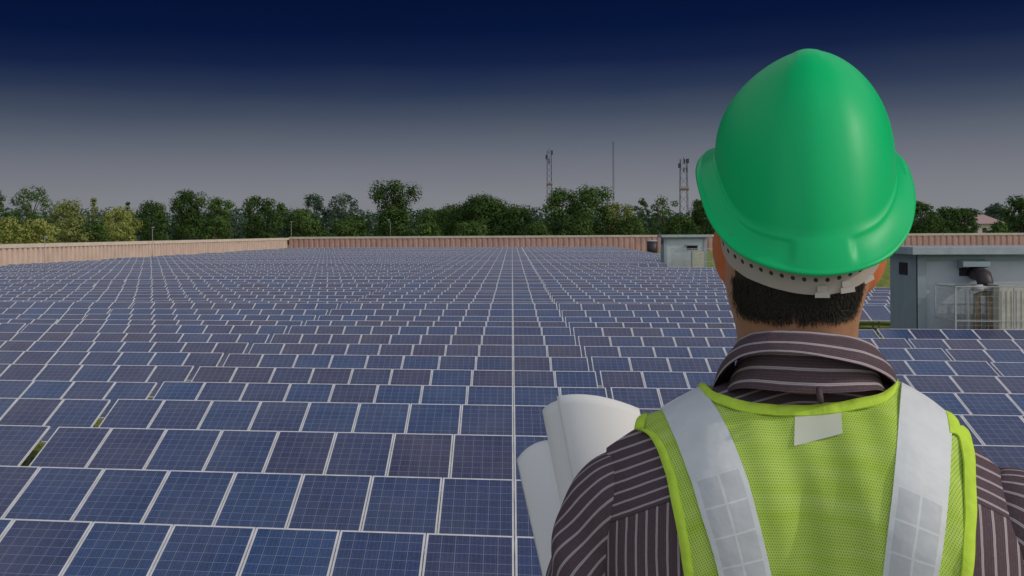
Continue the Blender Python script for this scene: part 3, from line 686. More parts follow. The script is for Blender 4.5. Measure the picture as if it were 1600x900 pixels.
for sgn, e_ in ((-1, eL), (1, eR)):
    dd = np.linalg.norm((co - e_) / np.array([.022, .04, .05]), axis=1); red = np.maximum(red, np.clip(1.35 - dd, 0, 1) * ((co[:, 0] - e_[0]) * sgn > -.012))
at_ = me.attributes.new('red', 'FLOAT', 'POINT'); at_.data.foreach_set('value', red.astype(np.float32))
me.materials.clear(); me.materials.append(M_SKIN)
me.polygons.foreach_set('use_smooth', [True] * len(me.polygons))
link('body', me, person)

# --- hair on the back of the head
M_HAIR = mat('black_hair', (.016, .012, .011), .5, spec=.4, noise_amt=.3, noise_scale=90)
hb = MB(); P = []
ths = np.linspace(-.84, .94, 70)
for i, f in enumerate(np.linspace(0, 1, 16)):
    r_ = []
    for th in ths:
        low = 468 - 16 * (abs(th) / 1.2) ** 2 + 5 * noise.noise(Vector((th * 6, 1, 0))); py = 360 + (low - 360) * f
        r_.append(head_pt(py, th, .0035 * (1 - f ** 6) + .0012))
    P.append(r_)
hb.grid(P)
NH = 15000
for k in range(NH):
    th = random.uniform(-1.08, 1.16)
    f = random.random() ** .85; py = 425 + f * (66 + 6 * math.cos(th * 2))
    edge = (abs(th - .04) - .84) / .26
    if f > .55 and random.random() < (f - .55) / .46: continue
    if edge > 0 and random.random() < edge * 1.1 + .2: continue
    a = head_pt(py, th, .002 + .002 * random.random()); ln = random.uniform(8, 17) * (1.15 - .55 * f)
    dth = random.gauss(0, .022) - th * .012
    c = head_pt(py + ln, th + dth, .0035 * random.random() + .0008); mid = head_pt(py + ln * .5, th + dth * .4, .0055 * random.random() + .0012)
    wd = random.uniform(.00028, .0006); t_ = np.array([math.cos(th), math.sin(th), 0]) * wd
    hb.add([a - t_, a + t_, mid + t_ * .8, c, mid - t_ * .8], [(0, 1, 2, 4), (4, 2, 3)])
link('hair', hb.mesh('hair', M_HAIR, True), person)

# --- shirt
PER = .0128
def shirt_build(t, b):
    a1 = N(t, 'ShaderNodeAttribute', attribute_name='c1').outputs['Fac']; a2 = N(t, 'ShaderNodeAttribute', attribute_name='c2').outputs['Fac']; am = N(t, 'ShaderNodeAttribute', attribute_name='msk').outputs['Fac']
    sel = M(t, 'GREATER_THAN', am, 0.0)
    g = N(t, 'ShaderNodeTexCoord'); nn = N(t, 'ShaderNodeTexNoise'); nn.inputs['Scale'].default_value = 24; nn.inputs['Detail'].default_value = 3; t.links.new(g.outputs['Object'], nn.inputs['Vector'])
    c = M(t, 'ADD', M(t, 'MULTIPLY', a1, sel), M(t, 'MULTIPLY', a2, M(t, 'SUBTRACT', 1.0, sel)))
    c = M(t, 'ADD', c, M(t, 'MULTIPLY', M(t, 'SUBTRACT', nn.outputs[0], .5), .0022))
    f = M(t, 'FRACT', M(t, 'DIVIDE', c, PER)); d = M(t, 'ABSOLUTE', M(t, 'SUBTRACT', f, .5))
    st_ = N(t, 'ShaderNodeMapRange'); t.links.new(d, st_.inputs[0]); st_.inputs[1].default_value = .072; st_.inputs[2].default_value = .115; st_.inputs[3].default_value = 1; st_.inputs[4].default_value = 0
    core = M(t, 'LESS_THAN', d, .022)
    white = M(t, 'MULTIPLY', st_.outputs[0], M(t, 'SUBTRACT', 1.0, M(t, 'MULTIPLY', core, .55)))
    n2 = N(t, 'ShaderNodeTexNoise'); n2.inputs['Scale'].default_value = 420; n2.inputs['Detail'].default_value = 2; t.links.new(g.outputs['Object'], n2.inputs['Vector'])
    fine = M(t, 'SINE', M(t, 'MULTIPLY', M(t, 'DIVIDE', c, PER), 2 * PI * 5))
    base = mixrgb(t, M(t, 'ADD', M(t, 'MULTIPLY', n2.outputs[0], .6), M(t, 'MULTIPLY', fine, .16)), (.072, .048, .058), (.175, .124, .142))
    col = mixrgb(t, white, base, (.47, .41, .445))
    seam = M(t, 'LESS_THAN', M(t, 'ABSOLUTE', am), .0011); col = mixrgb(t, M(t, 'MULTIPLY', seam, .7), col, (.05, .03, .04))
    t.links.new(col, b.inputs['Base Color'])
    w_ = N(t, 'ShaderNodeTexNoise'); w_.inputs['Scale'].default_value = 28; w_.inputs['Detail'].default_value = 4; t.links.new(g.outputs['Object'], w_.inputs['Vector'])
    h = M(t, 'ADD', M(t, 'MULTIPLY', n2.outputs[0], .10), w_.outputs[0])
    bp = N(t, 'ShaderNodeBump'); bp.inputs['Strength'].default_value = .55; bp.inputs['Distance'].default_value = .006; t.links.new(h, bp.inputs['Height']); t.links.new(bp.outputs[0], b.inputs['Normal'])
M_SHIRT = mat('striped_shirt', (.1, .07, .09), .85, spec=.2, build=shirt_build)
ZT = [(930, 716), (945, 701), (965, 688), (990, 671), (1015, 659), (1040, 647), (1075, 629), (1105, 612), (1130, 597), (1160, 592), (1255, 590), (1340, 592), (1372, 595), (1395, 604), (1440, 632), (1478, 660), (1510, 688), (1560, 730), (1590, 760), (1612, 782)]
zx = np.array([L(a, c, 0)[0] for a, c in ZT]); zz_ = np.array([L(a, c, 0)[2] for a, c in ZT])
xs = np.linspace(zx[0] - .01, zx[-1] + .01, 400); zs = np.interp(xs, zx, zz_); ker = np.hanning(23); ker /= ker.sum(); zs = np.convolve(np.pad(zs, 11, 'edge'), ker, 'valid')
XC = cxm; WL_ = XC - L(948, 760, 0)[0]; WR_ = L(1604, 790, 0)[0] - XC
def PB(xn, s, off=0.0):
    xn = np.asarray(xn, float); s = np.asarray(s, float)
    u = np.abs(s); wz = np.where(u < .45, 1.0, 1 - .20 * ((u - .45) / .55) ** 1.3)
    x = XC + xn * np.where(xn < 0, WL_, WR_) * wz
    e = (1 - np.clip(np.abs(xn), 0, 1) ** 3.0) ** (1 / 3.0)
    zt = np.interp(x, xs, zs)
    al = np.clip(u / .4, 0, 1) * PI / 2; K = np.where(s < 0, .150, .10); ycomp = np.sin(al) ** 1.05
    T = np.where(s < 0, .112, .115) * e
    wl = np.clip((u - .4) / .6, 0, 1); z0 = zt - K * (1 - np.cos(al)) ** .95; z = z0 * (1 - wl) + (-.92) * wl
    blade = .012 * np.exp(-((np.abs(xn) - .45) / .25) ** 2 - ((z + .33) / .09) ** 2) - .006 * np.exp(-(xn / .12) ** 2 - ((z + .36) / .2) ** 2)
    T = T + np.where(s < 0, blade, 0) * e; T = T * (1 - .10 * wl)
    y = np.where(s < 0, -1, 1) * T * ycomp
    return np.stack([x, y, z], -1)
def PBn(xn, s, off):
    p = PB(xn, s); h = 2e-3
    du = PB(np.clip(np.asarray(xn) + h, -.999, .999), s) - PB(np.clip(np.asarray(xn) - h, -.999, .999), s); dv = PB(xn, np.asarray(s) + h) - PB(xn, np.asarray(s) - h)
    n = np.cross(du, dv); n /= np.maximum(np.linalg.norm(n, axis=-1, keepdims=True), 1e-9)
    sg = np.sign(n[..., 1] * (np.where(np.asarray(s) < 0, -1, 1)) + .6 * n[..., 2]); n = n * np.where(sg == 0, 1, sg)[..., None]
    return p + n * np.asarray(off)[..., None] if np.ndim(off) else p + n * off
def inv(px, py):     # pixel curves -> (xn, s) on the back
    px = np.asarray(px, float); py = np.asarray(py, float); xn = np.zeros_like(px)
    for it in range(8):
        lo = np.full_like(px, -.95); hi = np.zeros_like(px) - 1e-4
        for _ in range(22):
            mid = (lo + hi) / 2; q = PB(xn, mid); _, yy = LPv(q.reshape(-1, 3)); yy = yy.reshape(px.shape)
            lower = yy > py      # too low on the picture -> move towards 0
            lo = np.where(lower, mid, lo); hi = np.where(lower, hi, mid)
        s = (lo + hi) / 2; q = PB(xn, s); xx, _ = LPv(q.reshape(-1, 3)); xx = xx.reshape(px.shape)
        xn = np.clip(xn + (px - xx) / 330.0, -.985, .985)
    return xn, s
def set_attr(me, name, arr): a = me.attributes.new(name, 'FLOAT', 'POINT'); a.data.foreach_set('value', np.asarray(arr, np.float32).ravel())
tb = MB(); nx, ns = 200, 220
XN, SS = np.meshgrid(np.sin(np.linspace(-PI / 2, PI / 2, nx)), np.linspace(-1, 1, ns)); Pt = PB(XN, SS)
# folds: soft drape below the shoulder blades and towards the armpits
fold = .0035 * np.sin(Pt[..., 0] * 95 + 2.2 * np.sin(Pt[..., 2] * 14)) * np.clip((-.30 - Pt[..., 2]) / .15, 0, 1) * np.clip((np.abs(XN) - .55) * 4, 0, 1)
Pt[..., 1] += fold * np.where(SS < 0, -1, 1) * (1 - np.abs(XN) ** 6)
tb.grid(Pt)
c1 = []; c2 = []; ms = []
pxv, pyv = LPv(Pt.reshape(-1, 3))
dxp = pxv - 1250
k_ = np.where(dxp < 0, .30, .72); sm_ = np.sqrt(dxp ** 2 + 60 ** 2) - 60
m_px = R0 / 1757
# yoke stripes: parallel to the yoke seam, running down towards the arms
yseam = 720 + np.where(dxp < 0, .36 * (np.sqrt(dxp ** 2 + 30 ** 2) - 30), .00085 * dxp ** 2)
frontside = (SS.ravel() > 0)
c1 = list(np.where(frontside, Pt[..., 2].ravel() * .8, (pyv - yseam) * m_px)); c2 = list(Pt[..., 0].ravel()); ms = list(np.where(frontside, Pt[..., 2].ravel() + .25, (yseam - pyv) * m_px))
def sleeve(b, pts, rad, sgn, n=72, m=90):
    pts = [np.array(p) for p in pts]; tt = np.linspace(0, len(pts) - 1, m); P = []; ln = 0; prev = None
    def cr_pt(A, t):
        i = min(int(t), len(A) - 2); f = t - i; p0, p1, p2, p3 = A[max(i - 1, 0)], A[i], A[i + 1], A[min(i + 2, len(A) - 1)]
        return .5 * ((2 * p1) + (p2 - p0) * f + (2 * p0 - 5 * p1 + 4 * p2 - p3) * f * f + (3 * p1 - p0 - 3 * p2 + p3) * f ** 3)
    Cs = [cr_pt(pts, t) for t in tt]; Rs = [float(cr_pt([np.array([r]) for r in rad], t)[0]) for t in tt]
    for i, c in enumerate(Cs):
        d = Cs[min(i + 1, m - 1)] - Cs[max(i - 1, 0)]; d /= np.linalg.norm(d)
        if prev is None: ref = np.array([0, -1.0, 0])
        ref = ref - d * (ref @ d); ref /= np.linalg.norm(ref); prev = ref; sd_ = np.cross(d, ref)
        if i: ln += np.linalg.norm(c - Cs[i - 1])
        row_ = []
        for k in range(n):
            a = 2 * PI * k / n
            wv = 1 + .060 * math.sin(3 * a + ln * 42 * (1 if sgn < 0 else -1)) * min(1, ln * 12) + .06 * noise.noise(Vector((math.cos(a) * 1.6, math.sin(a) * 1.6, ln * 9 + sgn)))
            cre = max(0, math.cos(a + sgn * .9)) ** 2 * .045 * math.sin(ln * 95 + 2.2 * a) * math.exp(-((ln - .16) / .10) ** 2)
            r_ = Rs[i] * (wv + cre); row_.append(c + ref * math.cos(a) * r_ + sd_ * math.sin(a) * r_)
            a_ = a if a <= PI else a - 2 * PI
            sk = sgn * (.044 * a_) + (.30 * ln if ln < .16 else .30 * .16 + .12 * (ln - .16)) * (1.0 - .0 * a_)
            c1.append(sk); c2.append(0); ms.append(1)
        P.append(row_)
    b.grid(P, close=True)
sleeve(tb, [L(1010, 735, .002), L(975, 770, .002), L(944, 835, .004), L(925, 900, .006), L(914, 1000, .015), L(906, 1085, .03), ELB[-1] * .55 + HND[-1] * .45, HND[-1] - np.array([0, .03, 0])], [.038, .0560, .0580, .0585, .055, .053, .050, .034], -1)
sleeve(tb, [L(1530, 770, .002), L(1572, 800, .002), L(1602, 850, .004), L(1616, 920, .006), L(1622, 1020, .015), L(1628, 1110, .03), ELB[1] * .55 + HND[1] * .45, HND[1] - np.array([0, .03, 0])], [.036, .0545, .0565, .0575, .055, .053, .050, .034], 1)
me = tb.mesh('shirt', M_SHIRT, True)
# the close() in grid keeps vertex order, so attributes line up with tb.v
set_attr(me, 'c1', c1); set_attr(me, 'c2', c2); set_attr(me, 'msk', ms)
shirt = link('shirt', me, person)
# collar: inner stand, then the folded leaf
def ring_tab(tab, th):      # tab: (deg, px, py, y)
    a = np.array([t[0] for t in tab]); x = math.degrees(th)
    def sm3(col):      # smooth interpolation
        v = [t[col] for t in tab]; return float(np.mean([np.interp(x + q, a, v) for q in (-7, -3.5, 0, 3.5, 7)]))
    return L(sm3(1), sm3(2), sm3(3))
TOP = [(-180, 1262, 640, .085), (-130, 1150, 610, .06), (-100, 1143, 570, .015), (-80, 1146, 548, -.015), (-60, 1158, 530, -.045), (-40, 1178, 520, -.063), (-20, 1210, 517, -.074), (0, 1250, 518, -.078), (20, 1295, 521, -.074), (40, 1335, 527, -.062), (60, 1362, 538, -.044), (80, 1374, 553, -.015), (100, 1376, 572, .015), (130, 1366, 612, .06), (180, 1262, 642, .085)]
BOT = [(-180, 1262, 680, .125), (-130, 1120, 650, .08), (-100, 1112, 612, .02), (-80, 1119, 594, -.02), (-60, 1135, 572, -.06), (-40, 1160, 556, -.088), (-20, 1200, 549, -.102), (0, 1250, 552, -.106), (20, 1300, 560, -.102), (40, 1345, 570, -.090), (60, 1380, 583, -.062), (80, 1402, 600, -.022), (100, 1408, 618, .02), (130, 1398, 655, .08), (180, 1262, 682, .125)]
STD = [(-180, 1262, 690, .105), (-130, 1130, 660, .07), (-100, 1126, 640, .02), (-80, 1130, 618, -.018), (-60, 1145, 608, -.05), (-40, 1168, 606, -.073), (-20, 1205, 610, -.086), (0, 1250, 614, -.090), (20, 1300, 614, -.086), (40, 1345, 612, -.073), (60, 1376, 608, -.05), (80, 1388, 618, -.018), (100, 1392, 640, .02), (130, 1382, 664, .07), (180, 1262, 692, .105)]
cb = MB(); cc1 = []
def band(rows_fn, c0, scale, nr, thick=0):
    P = []
    for f in np.linspace(0, 1, nr):
        r_ = []
        for th in np.linspace(-PI * .93, PI * .93, 140): r_.append(rows_fn(f, th)); cc1.append(c0 + f * scale)
        P.append(r_)
    cb.grid(P)
def leaf(f, th):
    a, c = ring_tab(TOP, th), ring_tab(BOT, th); p = a * (1 - f) + c * f; p = p + np.array([math.sin(th), -math.cos(th), 0]) * .006 * math.sin(f * PI) * 1.0
    if f < .12: p = p + np.array([0, 0, .003 * math.sin(f / .12 * PI)])
    return p
band(leaf, .0043, .030, 14)
def leaf_in(f, th):
    p = leaf(1 - f, th); return p - np.array([math.sin(th), -math.cos(th), 0]) * .0035 + np.array([0, 0, .0008])
band(leaf_in, .010, .004, 8)
def stand(f, th):
    a, c = ring_tab(TOP, th) - np.array([math.sin(th), -math.cos(th), 0]) * .007, ring_tab(STD, th); return a * (1 - f) + c * f + np.array([0, 0, -.0015 * (1 - f)])
band(stand, .0002, .052, 18)
me = cb.mesh('collar', M_SHIRT, True); set_attr(me, 'c1', cc1); set_attr(me, 'c2', cc1); set_attr(me, 'msk', [1] * len(cc1))
link('collar', me, shirt)
# small locker loop under the collar
lp = MB(); q0 = L(1280, 607, -.094); q1 = L(1282, 628, -.100)
lp.tube([q0, q0 + np.array([0, -.006, -.004]), (q0 + q1) / 2 + np.array([0, -.009, 0]), q1 + np.array([0, -.002, 0])], .0034, 8)
me = lp.mesh('collar_loop', M_SHIRT, True); set_attr(me, 'c1', [0.0] * len(lp.v)); set_attr(me, 'c2', [0.0] * len(lp.v)); set_attr(me, 'msk', [1] * len(lp.v)); link('collar_loop', me, shirt)

# --- vest
def vest_build(t, b):
    uv = N(t, 'ShaderNodeUVMap'); s = N(t, 'ShaderNodeSeparateXYZ')
    g = N(t, 'ShaderNodeTexCoord'); n = N(t, 'ShaderNodeTexNoise'); n.inputs['Scale'].default_value = 9; n.inputs['Detail'].default_value = 3; t.links.new(g.outputs['Object'], n.inputs['Vector'])
    wv = N(t, 'ShaderNodeVectorMath', operation='SCALE'); t.links.new(n.outputs['Color'], wv.inputs[0]); wv.inputs['Scale'].default_value = .004
    ad = N(t, 'ShaderNodeVectorMath', operation='ADD'); t.links.new(uv.outputs[0], ad.inputs[0]); t.links.new(wv.outputs[0], ad.inputs[1]); t.links.new(ad.outputs[0], s.inputs[0])
    U = M(t, 'MULTIPLY', s.outputs[0], 1 / .0026); V_ = M(t, 'MULTIPLY', s.outputs[1], 1 / .0031)
    rowi = M(t, 'FLOOR', V_); odd = M(t, 'MULTIPLY', M(t, 'MODULO', rowi, 2.0), .5)
    fu = M(t, 'SUBTRACT', M(t, 'FRACT', M(t, 'ADD', U, odd)), .5); fv = M(t, 'SUBTRACT', M(t, 'FRACT', V_), .5)
    d = M(t, 'SQRT', M(t, 'ADD', M(t, 'MULTIPLY', M(t, 'MULTIPLY', fu, fu), 1.5), M(t, 'MULTIPLY', fv, fv)))
    hole = N(t, 'ShaderNodeMapRange'); t.links.new(d, hole.inputs[0]); hole.inputs[1].default_value = .20; hole.inputs[2].default_value = .36; hole.inputs[3].default_value = 1; hole.inputs[4].default_value = 0
    # slack threads and faint horizontal weave bands
    mp_ = N(t, 'ShaderNodeMapping'); mp_.inputs['Scale'].default_value = (5, 60, 1); t.links.new(uv.outputs[0], mp_.inputs[0])
    n3 = N(t, 'ShaderNodeTexNoise'); n3.inputs['Scale'].default_value = 1.0; n3.inputs['Detail'].default_value = 3; t.links.new(mp_.outputs[0], n3.inputs['Vector'])
    lime = mixrgb(t, M(t, 'MULTIPLY', n3.outputs[0], 1.0), (.44, .72, .02), (.76, .96, .28))
    t.links.new(lime, b.inputs['Base Color'])
    tp = N(t, 'ShaderNodeBsdfTransparent'); mx = N(t, 'ShaderNodeMixShader'); t.links.new(M(t, 'MULTIPLY', hole.outputs[0], .52), mx.inputs[0])
    tl = N(t, 'ShaderNodeBsdfTranslucent'); t.links.new(lime, tl.inputs[0]); m2 = N(t, 'ShaderNodeMixShader'); m2.inputs[0].default_value = .2
    t.links.new(b.outputs[0], m2.inputs[1]); t.links.new(tl.outputs[0], m2.inputs[2]); t.links.new(m2.outputs[0], mx.inputs[1]); t.links.new(tp.outputs[0], mx.inputs[2])
    t.links.new(mx.outputs[0], t.nodes['Material Output'].inputs[0])
M_VEST = mat('lime_mesh', (.4, .7, .02), .8, spec=.15, build=vest_build)
M_TAPE = mat('lime_binding', (.55, .78, .08), .85, spec=.1, noise_amt=.10, noise_scale=60, bump=.18)
def refl_build(t, b):
    uv = N(t, 'ShaderNodeUVMap'); s = N(t, 'ShaderNodeSeparateXYZ'); t.links.new(uv.outputs[0], s.inputs[0])   # u across 0..1, v along in m
    u, v = s.outputs[0], s.outputs[1]
    d1 = M(t, 'LESS_THAN', M(t, 'ABSOLUTE', M(t, 'SUBTRACT', u, .5)), .022)
    fv = M(t, 'ABSOLUTE', M(t, 'SUBTRACT', M(t, 'FRACT', M(t, 'DIVIDE', v, .034)), .5)); d2 = M(t, 'LESS_THAN', fv, .035)
    line = M(t, 'MAXIMUM', d1, d2); edge = M(t, 'GREATER_THAN', M(t, 'ABSOLUTE', M(t, 'SUBTRACT', u, .5)), .40)
    low = N(t, 'ShaderNodeMapRange'); t.links.new(v, low.inputs[0]); low.inputs[1].default_value = .150; low.inputs[2].default_value = .156
    tile = M(t, 'MULTIPLY', M(t, 'SUBTRACT', 1.0, M(t, 'MAXIMUM', line, edge)), low.outputs[0])
    g = N(t, 'ShaderNodeTexCoord'); n = N(t, 'ShaderNodeTexNoise'); n.inputs['Scale'].default_value = 40; t.links.new(g.outputs['Object'], n.inputs['Vector'])
    c = mixrgb(t, tile, (.70, .73, .75), (.57, .60, .63)); sc2 = N(t, 'ShaderNodeVectorMath', operation='SCALE'); t.links.new(c, sc2.inputs[0]); t.links.new(M(t, 'ADD', M(t, 'MULTIPLY', n.outputs[0], .2), .9), sc2.inputs['Scale'])
    t.links.new(sc2.outputs[0], b.inputs['Base Color'])
    fx = N(t, 'ShaderNodeTexChecker'); mp_ = N(t, 'ShaderNodeMapping'); mp_.inputs['Scale'].default_value = (26, 700, 1); t.links.new(uv.outputs[0], mp_.inputs[0]); t.links.new(mp_.outputs[0], fx.inputs['Vector']); fx.inputs['Scale'].default_value = 1
    bp = N(t, 'ShaderNodeBump'); bp.inputs['Strength'].default_value = .2; bp.inputs['Distance'].default_value = .002; t.links.new(M(t, 'ADD', M(t, 'ADD', M(t, 'MULTIPLY', fx.outputs[1], .3), M(t, 'MULTIPLY', line, 1.0)), M(t, 'MULTIPLY', n.outputs[0], 6.0)), bp.inputs['Height']); t.links.new(bp.outputs[0], b.inputs['Normal'])
M_REFL = mat('reflective_tape', (.6, .63, .66), .6, spec=.3, build=refl_build)
NECK = [(1098, 596), (1105, 606), (1122, 622), (1150, 633), (1190, 640), (1250, 642), (1300, 639), (1345, 632), (1375, 625), (1390, 614), (1396, 600)]
ARML = [(996, 679), (1008, 679), (1021, 686), (1036, 710), (1048, 745), (1060, 800), (1068, 850), (1074, 900), (1082, 1000), (1090, 1150)]
ARMR = [(1486, 674), (1499, 674), (1506, 686), (1511, 715), (1514, 760), (1514, 820), (1511, 880), (1509, 920), (1500, 1020), (1492, 1150)]
al_y = np.array([p[1] for p in ARML], float); al_x = np.array([p[0] for p in ARML], float); ar_y = np.array([p[1] for p in ARMR], float); ar_x = np.array([p[0] for p in ARMR], float)
nkx = np.array([p[0] for p in NECK], float); nky = np.array([p[1] for p in NECK], float)
vb = MB(); nx, ns = 260, 300
xn_ = np.linspace(-.97, .97, nx); s_ = np.concatenate([np.linspace(-.80, 0, 220), np.linspace(0.005, .8, 80)])
XN, SS = np.meshgrid(xn_, s_)
offv = .0075 + .0028 * np.sin(XN * 16 + 2 * np.sin(SS * 7)) * np.clip((-.38 - SS) * 4, 0, 1) * (1 - np.abs(XN)) + .0015 * np.sin(XN * 31 + SS * 19)
Pv = PBn(XN, SS, offv)
qx, qy = LPv(PB(XN, -np.abs(SS)).reshape(-1, 3)); qx = qx.reshape(XN.shape); qy = qy.reshape(XN.shape)
inside = (qx > np.interp(qy, al_y, al_x) + 4) & (qx < np.interp(qy, ar_y, ar_x) - 4)
neck_out = (qx > 1096) & (qx < 1398) & (qy < np.interp(qx, nkx, nky) + 4)
front_open = (SS > 0) & (np.abs(qx - 1250) < 150 - np.clip((qy - 600), 0, 400) * .42)
ok = inside & ~neck_out & ~front_open
idx = -np.ones(XN.shape, int); used = np.zeros(XN.shape, bool)
quad = ok[:-1, :-1] & ok[1:, :-1] & ok[:-1, 1:] & ok[1:, 1:]
for a, c in ((0, 0), (1, 0), (0, 1), (1, 1)): used[a:used.shape[0] - 1 + a, c:used.shape[1] - 1 + c] |= quad
idx[used] = np.arange(used.sum()); vb.v = [tuple(p) for p in Pv[used]]
arc = np.zeros(XN.shape); dl = np.linalg.norm(np.diff(Pv, axis=0), axis=2); arc[1:] = np.cumsum(np.median(dl, axis=1))[:, None]
for i, k in zip(*np.nonzero(quad)):
    vb.f.append((idx[i, k], idx[i, k + 1], idx[i + 1, k + 1], idx[i + 1, k])); vb.m.append(0)
    vb.uv.append([(Pv[i, k, 0], arc[i, k]), (Pv[i, k + 1, 0], arc[i, k + 1]), (Pv[i + 1, k + 1, 0], arc[i + 1, k + 1]), (Pv[i + 1, k, 0], arc[i + 1, k])])
me = vb.mesh('vest', M_VEST, True); vest = link('vest', me, person)
def dense(pl, n):
    pl = np.array(pl, float); d = np.r_[0, np.cumsum(np.hypot(*np.diff(pl, axis=0).T))]; t = np.linspace(0, d[-1], n)
    x, y = np.interp(t, d, pl[:, 0]), np.interp(t, d, pl[:, 1]); k = np.hanning(9); k /= k.sum()
    return np.convolve(np.pad(x, 4, 'edge'), k, 'valid'), np.convolve(np.pad(y, 4, 'edge'), k, 'valid')
def strip(name, A, B, off, m, n=90, cols=7, parent=None, over=0, bulge=.0, wav=.0):
    """a band of cloth between two outline curves on the back, carried over the shoulder to the front"""
    ax, ay = dense(A, n); bx_, by_ = dense(B, n); F = np.linspace(0, 1, cols)
    PX = ax[:, None] * (1 - F) + bx_[:, None] * F; PY = ay[:, None] * (1 - F) + by_[:, None] * F
    xn, s = inv(PX, PY)
    if over:
        es = np.linspace(0, over, 26)[1:][::-1]
        xn = np.concatenate([np.repeat(xn[:1], 25, 0), xn]); s0 = np.minimum(s[:1], 0) ; s = np.concatenate([es[:, None] + 0 * s0 + s0 * (1 - es[:, None] / over), s])
    O = off + bulge * np.sin(F * PI)[None] + np.zeros_like(xn) + wav * np.sin(np.arange(len(xn)) * .35)[:, None]
    P_ = PBn(xn, s, O); mid = P_[:, cols // 2]; ar = np.r_[0, np.cumsum(np.linalg.norm(np.diff(mid, axis=0), axis=1))]
    if over: ar = ar - ar[25]
    P2 = PBn(xn, s, O - .0022); b_ = MB(); uv = [[(f, a) for f in F] for a in ar]
    b_.grid(P_, uv=uv); b_.grid(P2, uv=uv)
    rim = np.stack([np.concatenate([P_[:, 0]]), np.concatenate([P2[:, 0]])], 1); b_.grid(rim); rim = np.stack([P_[:, -1], P2[:, -1]], 1); b_.grid(rim)
    return link(name, b_.mesh(name, m, True), parent)
SLL = [(1036, 641), (1048, 662), (1068, 705), (1088, 760), (1103, 815), (1116, 860), (1126, 900), (1150, 1000), (1185, 1150)]; SLR = [(1104, 610), (1124, 645), (1146, 690), (1168, 750), (1184, 810), (1196, 860), (1205, 900), (1226, 1000), (1258, 1150)]
SRL = [(1402, 604), (1399, 660), (1396, 720), (1392, 780), (1386, 840), (1379, 900), (1366, 1000), (1345, 1150)]; SRR = [(1478, 656), (1477, 700), (1475, 750), (1471, 800), (1466, 850), (1460, 900), (1448, 1000), (1425, 1150)]
strip('reflective_strap', SLL, SLR, .0098, M_REFL, 130, 9, vest, over=.75, bulge=.0015)
strip('reflective_strap', SRL, SRR, .0098, M_REFL, 130, 9, vest, over=.75, bulge=.0015)
def offs(pl, dx, dy=0): return [(a + dx, c + dy) for a, c in pl]
strip('armhole_binding', ARML, [(a + (14 if c > 675 else 12), c + (0 if c > 675 else 12)) for a, c in ARML], .0105, M_TAPE, 120, 7, vest, over=.35, bulge=.0016, wav=.0006)
strip('armhole_binding', [(a - (17 if c > 675 else 14), c + (0 if c > 675 else 10)) for a, c in ARMR], ARMR, .0105, M_TAPE, 120, 7, vest, over=.35, bulge=.0016, wav=.0006)
strip('neck_binding', NECK, [(1118, 598), (1124, 606), (1140, 617), (1162, 625), (1196, 631), (1250, 632)] [:0] + [(a + (0 if 1120 < a < 1380 else 0), c + 15) for a, c in NECK], .0108, M_TAPE, 120, 7, vest, bulge=.0016, wav=.0006)
M_LABEL = mat('vest_label_cloth', (.66, .70, .56), .7, noise_amt=.05, noise_scale=20)
strip('vest_label', [(1243, 642), (1242, 660), (1241, 680), (1240, 702)], [(1314, 640), (1315, 655), (1316, 670), (1317, 684)], .0092, M_LABEL, 24, 8, vest)

# --- trousers and shoes
M_TRO = mat('dark_trousers', (.03, .03, .04), .85, noise_amt=.2, noise_scale=12); M_SHOE = mat('black_leather', (.015, .013, .012), .4)
b = MB(); q = [sect(-.70, .172, .108), sect(-.80, .185, .118), sect(-.90, .185, .118), sect(-.95, .17, .105)]; b.grid(q, close=True)
for sgn in (-1, 1): b.tube([(cxm + sgn * .088, 0, -.86), (cxm + sgn * .092, .005, -1.05), (cxm + sgn * .096, 0, -1.25), (cxm + sgn * .1, -.012, -1.55)], [.098, .084, .068, .058], 24)
link('trousers', b.mesh('trousers', M_TRO, True), person)
for sgn in (-1, 1):
    b = MB(); b.tube([(cxm + sgn * .1, -.085, -1.585), (cxm + sgn * .1, -.05, -1.57), (cxm + sgn * .104, .05, -1.575), (cxm + sgn * .11, .15, -1.588), (cxm + sgn * .112, .19, -1.60)], [.02, .048, .046, .036, .016], 16)
    b.box((cxm + sgn * .1 - .042, -.09, -1.620), (cxm + sgn * .1 + .048, .19, -1.598)); link('shoe', b.mesh('shoe', M_SHOE, True), person)

# --- safety helmet
def helm_build(t, b):
    g = N(t, 'ShaderNodeTexCoord')
    n = N(t, 'ShaderNodeTexNoise'); n.inputs['Scale'].default_value = 12; n.inputs['Detail'].default_value = 8; t.links.new(g.outputs['Object'], n.inputs['Vector'])
    mp_ = N(t, 'ShaderNodeMapping'); mp_.inputs['Scale'].default_value = (260, 40, 22); mp_.inputs['Rotation'].default_value = (.3, .6, .4); t.links.new(g.outputs['Object'], mp_.inputs[0])
    s = N(t, 'ShaderNodeTexNoise'); s.inputs['Scale'].default_value = 1; s.inputs['Detail'].default_value = 3; t.links.new(mp_.outputs[0], s.inputs['Vector'])
    sc3 = N(t, 'ShaderNodeMapRange'); t.links.new(s.outputs[0], sc3.inputs[0]); sc3.inputs[1].default_value = .70; sc3.inputs[2].default_value = .78; sc3.inputs[4].default_value = .28
    c = mixrgb(t, M(t, 'MULTIPLY', n.outputs[0], .5), (.0, .55, .17), (.0, .47, .145))
    t.links.new(mixrgb(t, sc3.outputs[0], c, (.12, .62, .30)), b.inputs['Base Color'])
    t.links.new(M(t, 'ADD', M(t, 'MULTIPLY', n.outputs[0], .25), .30), b.inputs['Roughness'])
    bp = N(t, 'ShaderNodeBump'); bp.inputs['Strength'].default_value = .05; bp.inputs['Distance'].default_value = .004; t.links.new(n.outputs[0], bp.inputs['Height']); t.links.new(bp.outputs[0], b.inputs['Normal'])
